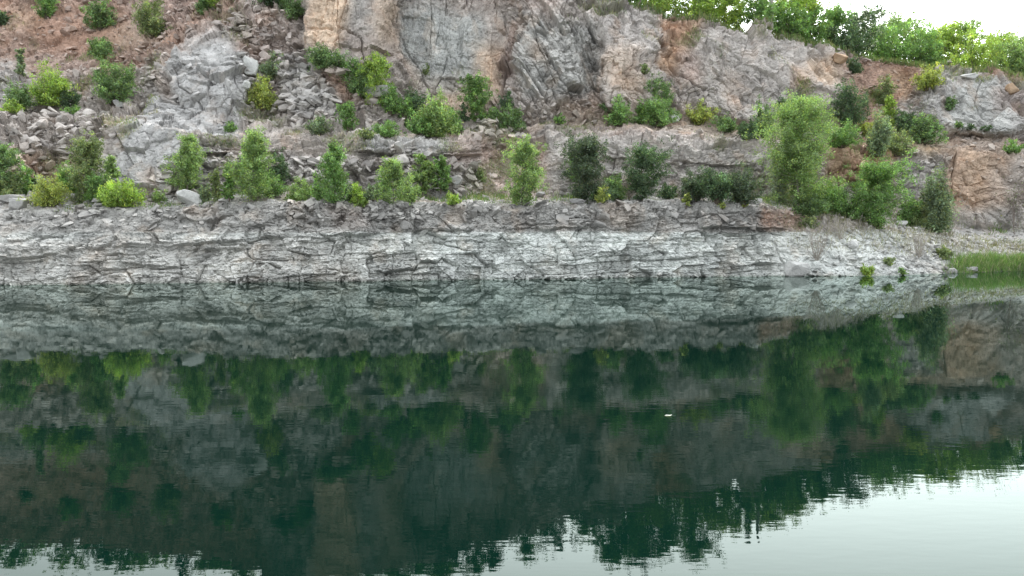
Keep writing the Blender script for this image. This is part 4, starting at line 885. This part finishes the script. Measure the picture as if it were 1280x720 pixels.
# ---- reeds, weeds and grass (uncountable)
def blades(name, pts, h0, h1, wd, colr, label, seed, lean=.18):
    g = np.random.default_rng(seed); n_ = len(pts)
    H = g.uniform(h0, h1, n_); th = g.random(n_)*6.283; ld = g.normal(0, lean, (n_, 2))*H[:, None]
    wv = np.stack([np.cos(th), np.sin(th), 0*th], 1)*wd
    mid = pts+np.concatenate([ld*.35, (H*.55)[:, None]], 1); top = pts+np.concatenate([ld, H[:, None]], 1)
    v = np.stack([pts-wv, pts+wv, mid+wv*.8, mid-wv*.8, top], 1).reshape(-1, 3)
    b = np.arange(n_)[:, None]*5
    f = np.concatenate([b+np.array([[0, 1, 2]]), b+np.array([[0, 2, 3]]), b+np.array([[3, 2, 4]])], 0)
    c = np.repeat(np.array(colr)[g.integers(0, len(colr), n_)]*g.lognormal(0, .2, n_)[:, None], 5, 0)
    o = mesh_arrays(name, v, f, c.clip(.01, .8), LEAF); o['kind'] = 'stuff'; o['label'] = label
def sample(dens, count, seed):
    g = np.random.default_rng(seed); dw = dens.ravel().astype(float); q = g.choice(NR*NX, count, p=dw/dw.sum())
    return V.reshape(-1, 3)[q]+g.normal(0, .08, (count, 3))*np.array([1, 1, 0])
GR3 = [(.16, .23, .06), (.11, .17, .05), (.25, .25, .11), (.10, .20, .05)]
blades('reeds', sample(((GX > 1178) & (GX < 1420) & (GT > .99) & (GT < 1.9))*smooth(GX, 1175, 1215)*smooth(GT, 2.0, 1.1), 9000, 1)+np.array([0, -.2, -.1]), .15, .95, .016, [(.15, .26, .07), (.12, .22, .06), (.17, .26, .08), (.13, .22, .07), (.33, .31, .22)], 'green reeds with pale stalks along the right shore', 1, .3)
blades('crest_grass', sample((GX > 775)*(GT > 7.93)*(1.0)*vis, 9000, 2), .2, .55, .02, GR3+[(.26, .24, .13)], 'dry and green grass hanging over the crest edge', 2)
blades('slope_grass', sample(grs.reshape(GX.shape)*vis*(GY > -10)+1e-9, 14000, 3), .10, .35, .018, GR3+[(.28, .24, .13)]*2, 'sparse grass and weeds on the ledges and earth slopes', 3, .4)
blades('bench_weeds', sample(bench*smooth(fbm(np.stack([GX.ravel()/25, GY.ravel()/8, 0*GX.ravel()], 1), 55, 3).reshape(GX.shape), .0, .4)*vis*(GX > 20)+1e-9, 8000, 4), .1, .4, .018, GR3, 'patchy weeds growing along the bench behind the rim', 4, .35)
blades('bank_weeds', sample(smooth(GX, 960, 1010)*(GT > 1.9)*(GT < 3.2)*vis+1e-9, 3000, 5), .15, .6, .014, [(.34, .30, .22), (.28, .26, .18), (.18, .2, .08)], 'dry stalks and weeds on the scree cone', 5, .5)

# ---- floating leaf
x_, y_, _z = at(835., 523., CH*F/(523-HOR)); 
Vh = np.array([(-.05, 0, .006), (-.02, .02, .012), (.03, .022, .01), (.06, 0, .02), (.03, -.02, .008), (-.02, -.02, .01)])
fl = mesh_arrays('floating_leaf', Vh*1.2, [[0, 1, 2], [0, 2, 3], [0, 3, 4], [0, 4, 5]], np.broadcast_to(np.array((.6, .6, .55)), Vh.shape), LEAF, loc=(float(x_), float(y_), 0))
fl['label'] = 'tiny pale leaf floating on the dark middle of the water'; fl['category'] = 'leaf'

# ------------------------------------------------------------------ light, sky, camera
w = bpy.data.worlds.new('World'); bpy.context.scene.world = w; w.use_nodes = True
nt = w.node_tree; nt.nodes.clear(); N = nt.nodes.new; L = nt.links.new
EL, AZ = math.radians(52), math.radians(18)
sky = N('ShaderNodeTexSky'); sky.sky_type = 'NISHITA'; sky.sun_disc = False; sky.sun_elevation = EL; sky.sun_rotation = AZ; sky.dust_density = 4; sky.air_density = 1.2
bg = N('ShaderNodeBackground'); bg.inputs[1].default_value = .12; out = N('ShaderNodeOutputWorld')
# thin bright overcast: cloud white mixed over the blue, whitest toward the horizon
tc = N('ShaderNodeTexCoord'); sp = N('ShaderNodeSeparateXYZ'); L(tc.outputs['Generated'], sp.inputs[0])
mr = N('ShaderNodeMapRange'); mr.inputs[1].default_value = .05; mr.inputs[2].default_value = .6; mr.inputs[3].default_value = .93; mr.inputs[4].default_value = .72; L(sp.outputs[2], mr.inputs[0])
ns = N('ShaderNodeTexNoise'); ns.inputs['Scale'].default_value = 2.2; ns.inputs['Detail'].default_value = 4; L(tc.outputs['Generated'], ns.inputs['Vector'])
cv = N('ShaderNodeMapRange'); cv.inputs[3].default_value = 8.5; cv.inputs[4].default_value = 10.5; L(ns.outputs[0], cv.inputs[0])
dt = N('ShaderNodeVectorMath'); dt.operation = 'DOT_PRODUCT'; L(tc.outputs['Generated'], dt.inputs[0]); dt.inputs[1].default_value = (.12, .90, .42)
pw = N('ShaderNodeMath'); pw.operation = 'POWER'; pw.use_clamp = True; mx0 = N('ShaderNodeMath'); mx0.operation = 'MAXIMUM'; mx0.inputs[1].default_value = 0
L(dt.outputs['Value'], mx0.inputs[0]); L(mx0.outputs[0], pw.inputs[0]); pw.inputs[1].default_value = 4
gl_ = N('ShaderNodeMath'); gl_.operation = 'MULTIPLY_ADD'; gl_.inputs[1].default_value = 56; L(pw.outputs[0], gl_.inputs[0]); L(cv.outputs[0], gl_.inputs[2])
cv = gl_
cb = N('ShaderNodeCombineColor')
for i_, k_ in enumerate((.965, 1.0, 1.01)):
    mm = N('ShaderNodeMath'); mm.operation = 'MULTIPLY'; mm.inputs[1].default_value = k_; L(cv.outputs[0], mm.inputs[0]); L(mm.outputs[0], cb.inputs[i_])
mx = N('ShaderNodeMix'); mx.data_type = 'RGBA'; L(mr.outputs[0], mx.inputs[0]); L(sky.outputs[0], mx.inputs[6]); L(cb.outputs[0], mx.inputs[7])
L(mx.outputs[2], bg.inputs[0]); L(bg.outputs[0], out.inputs[0])
sd = bpy.data.lights.new('sun', 'SUN'); sd.energy = 1.0; sd.angle = math.radians(14); sd.color = (1, .97, .93)
so = bpy.data.objects.new('sun', sd); C.objects.link(so)
from mathutils import Vector
sdir = Vector((math.sin(AZ)*math.cos(EL), math.cos(AZ)*math.cos(EL), math.sin(EL)))
so.rotation_euler = sdir.to_track_quat('Z', 'Y').to_euler()
cam = bpy.data.cameras.new('camera'); co = bpy.data.objects.new('camera', cam); C.objects.link(co)
cam.sensor_width = 36; cam.lens = 36*F/1280; cam.clip_end = 3000; cam.clip_start = .1
co.location = (0, 0, CH); co.rotation_euler = (math.pi/2-PITCH, 0, 0)
sc = bpy.context.scene; sc.camera = co
sc.view_settings.view_transform = 'Standard'; sc.view_settings.look = 'None'; sc.view_settings.exposure = .95; sc.view_settings.gamma = 1
sc.render.engine = 'CYCLES'; sc.cycles.max_bounces = 6; sc.cycles.diffuse_bounces = 4; sc.cycles.glossy_bounces = 3; sc.cycles.transmission_bounces = 3
sc.cycles.use_denoising = True; sc.cycles.caustics_reflective = False
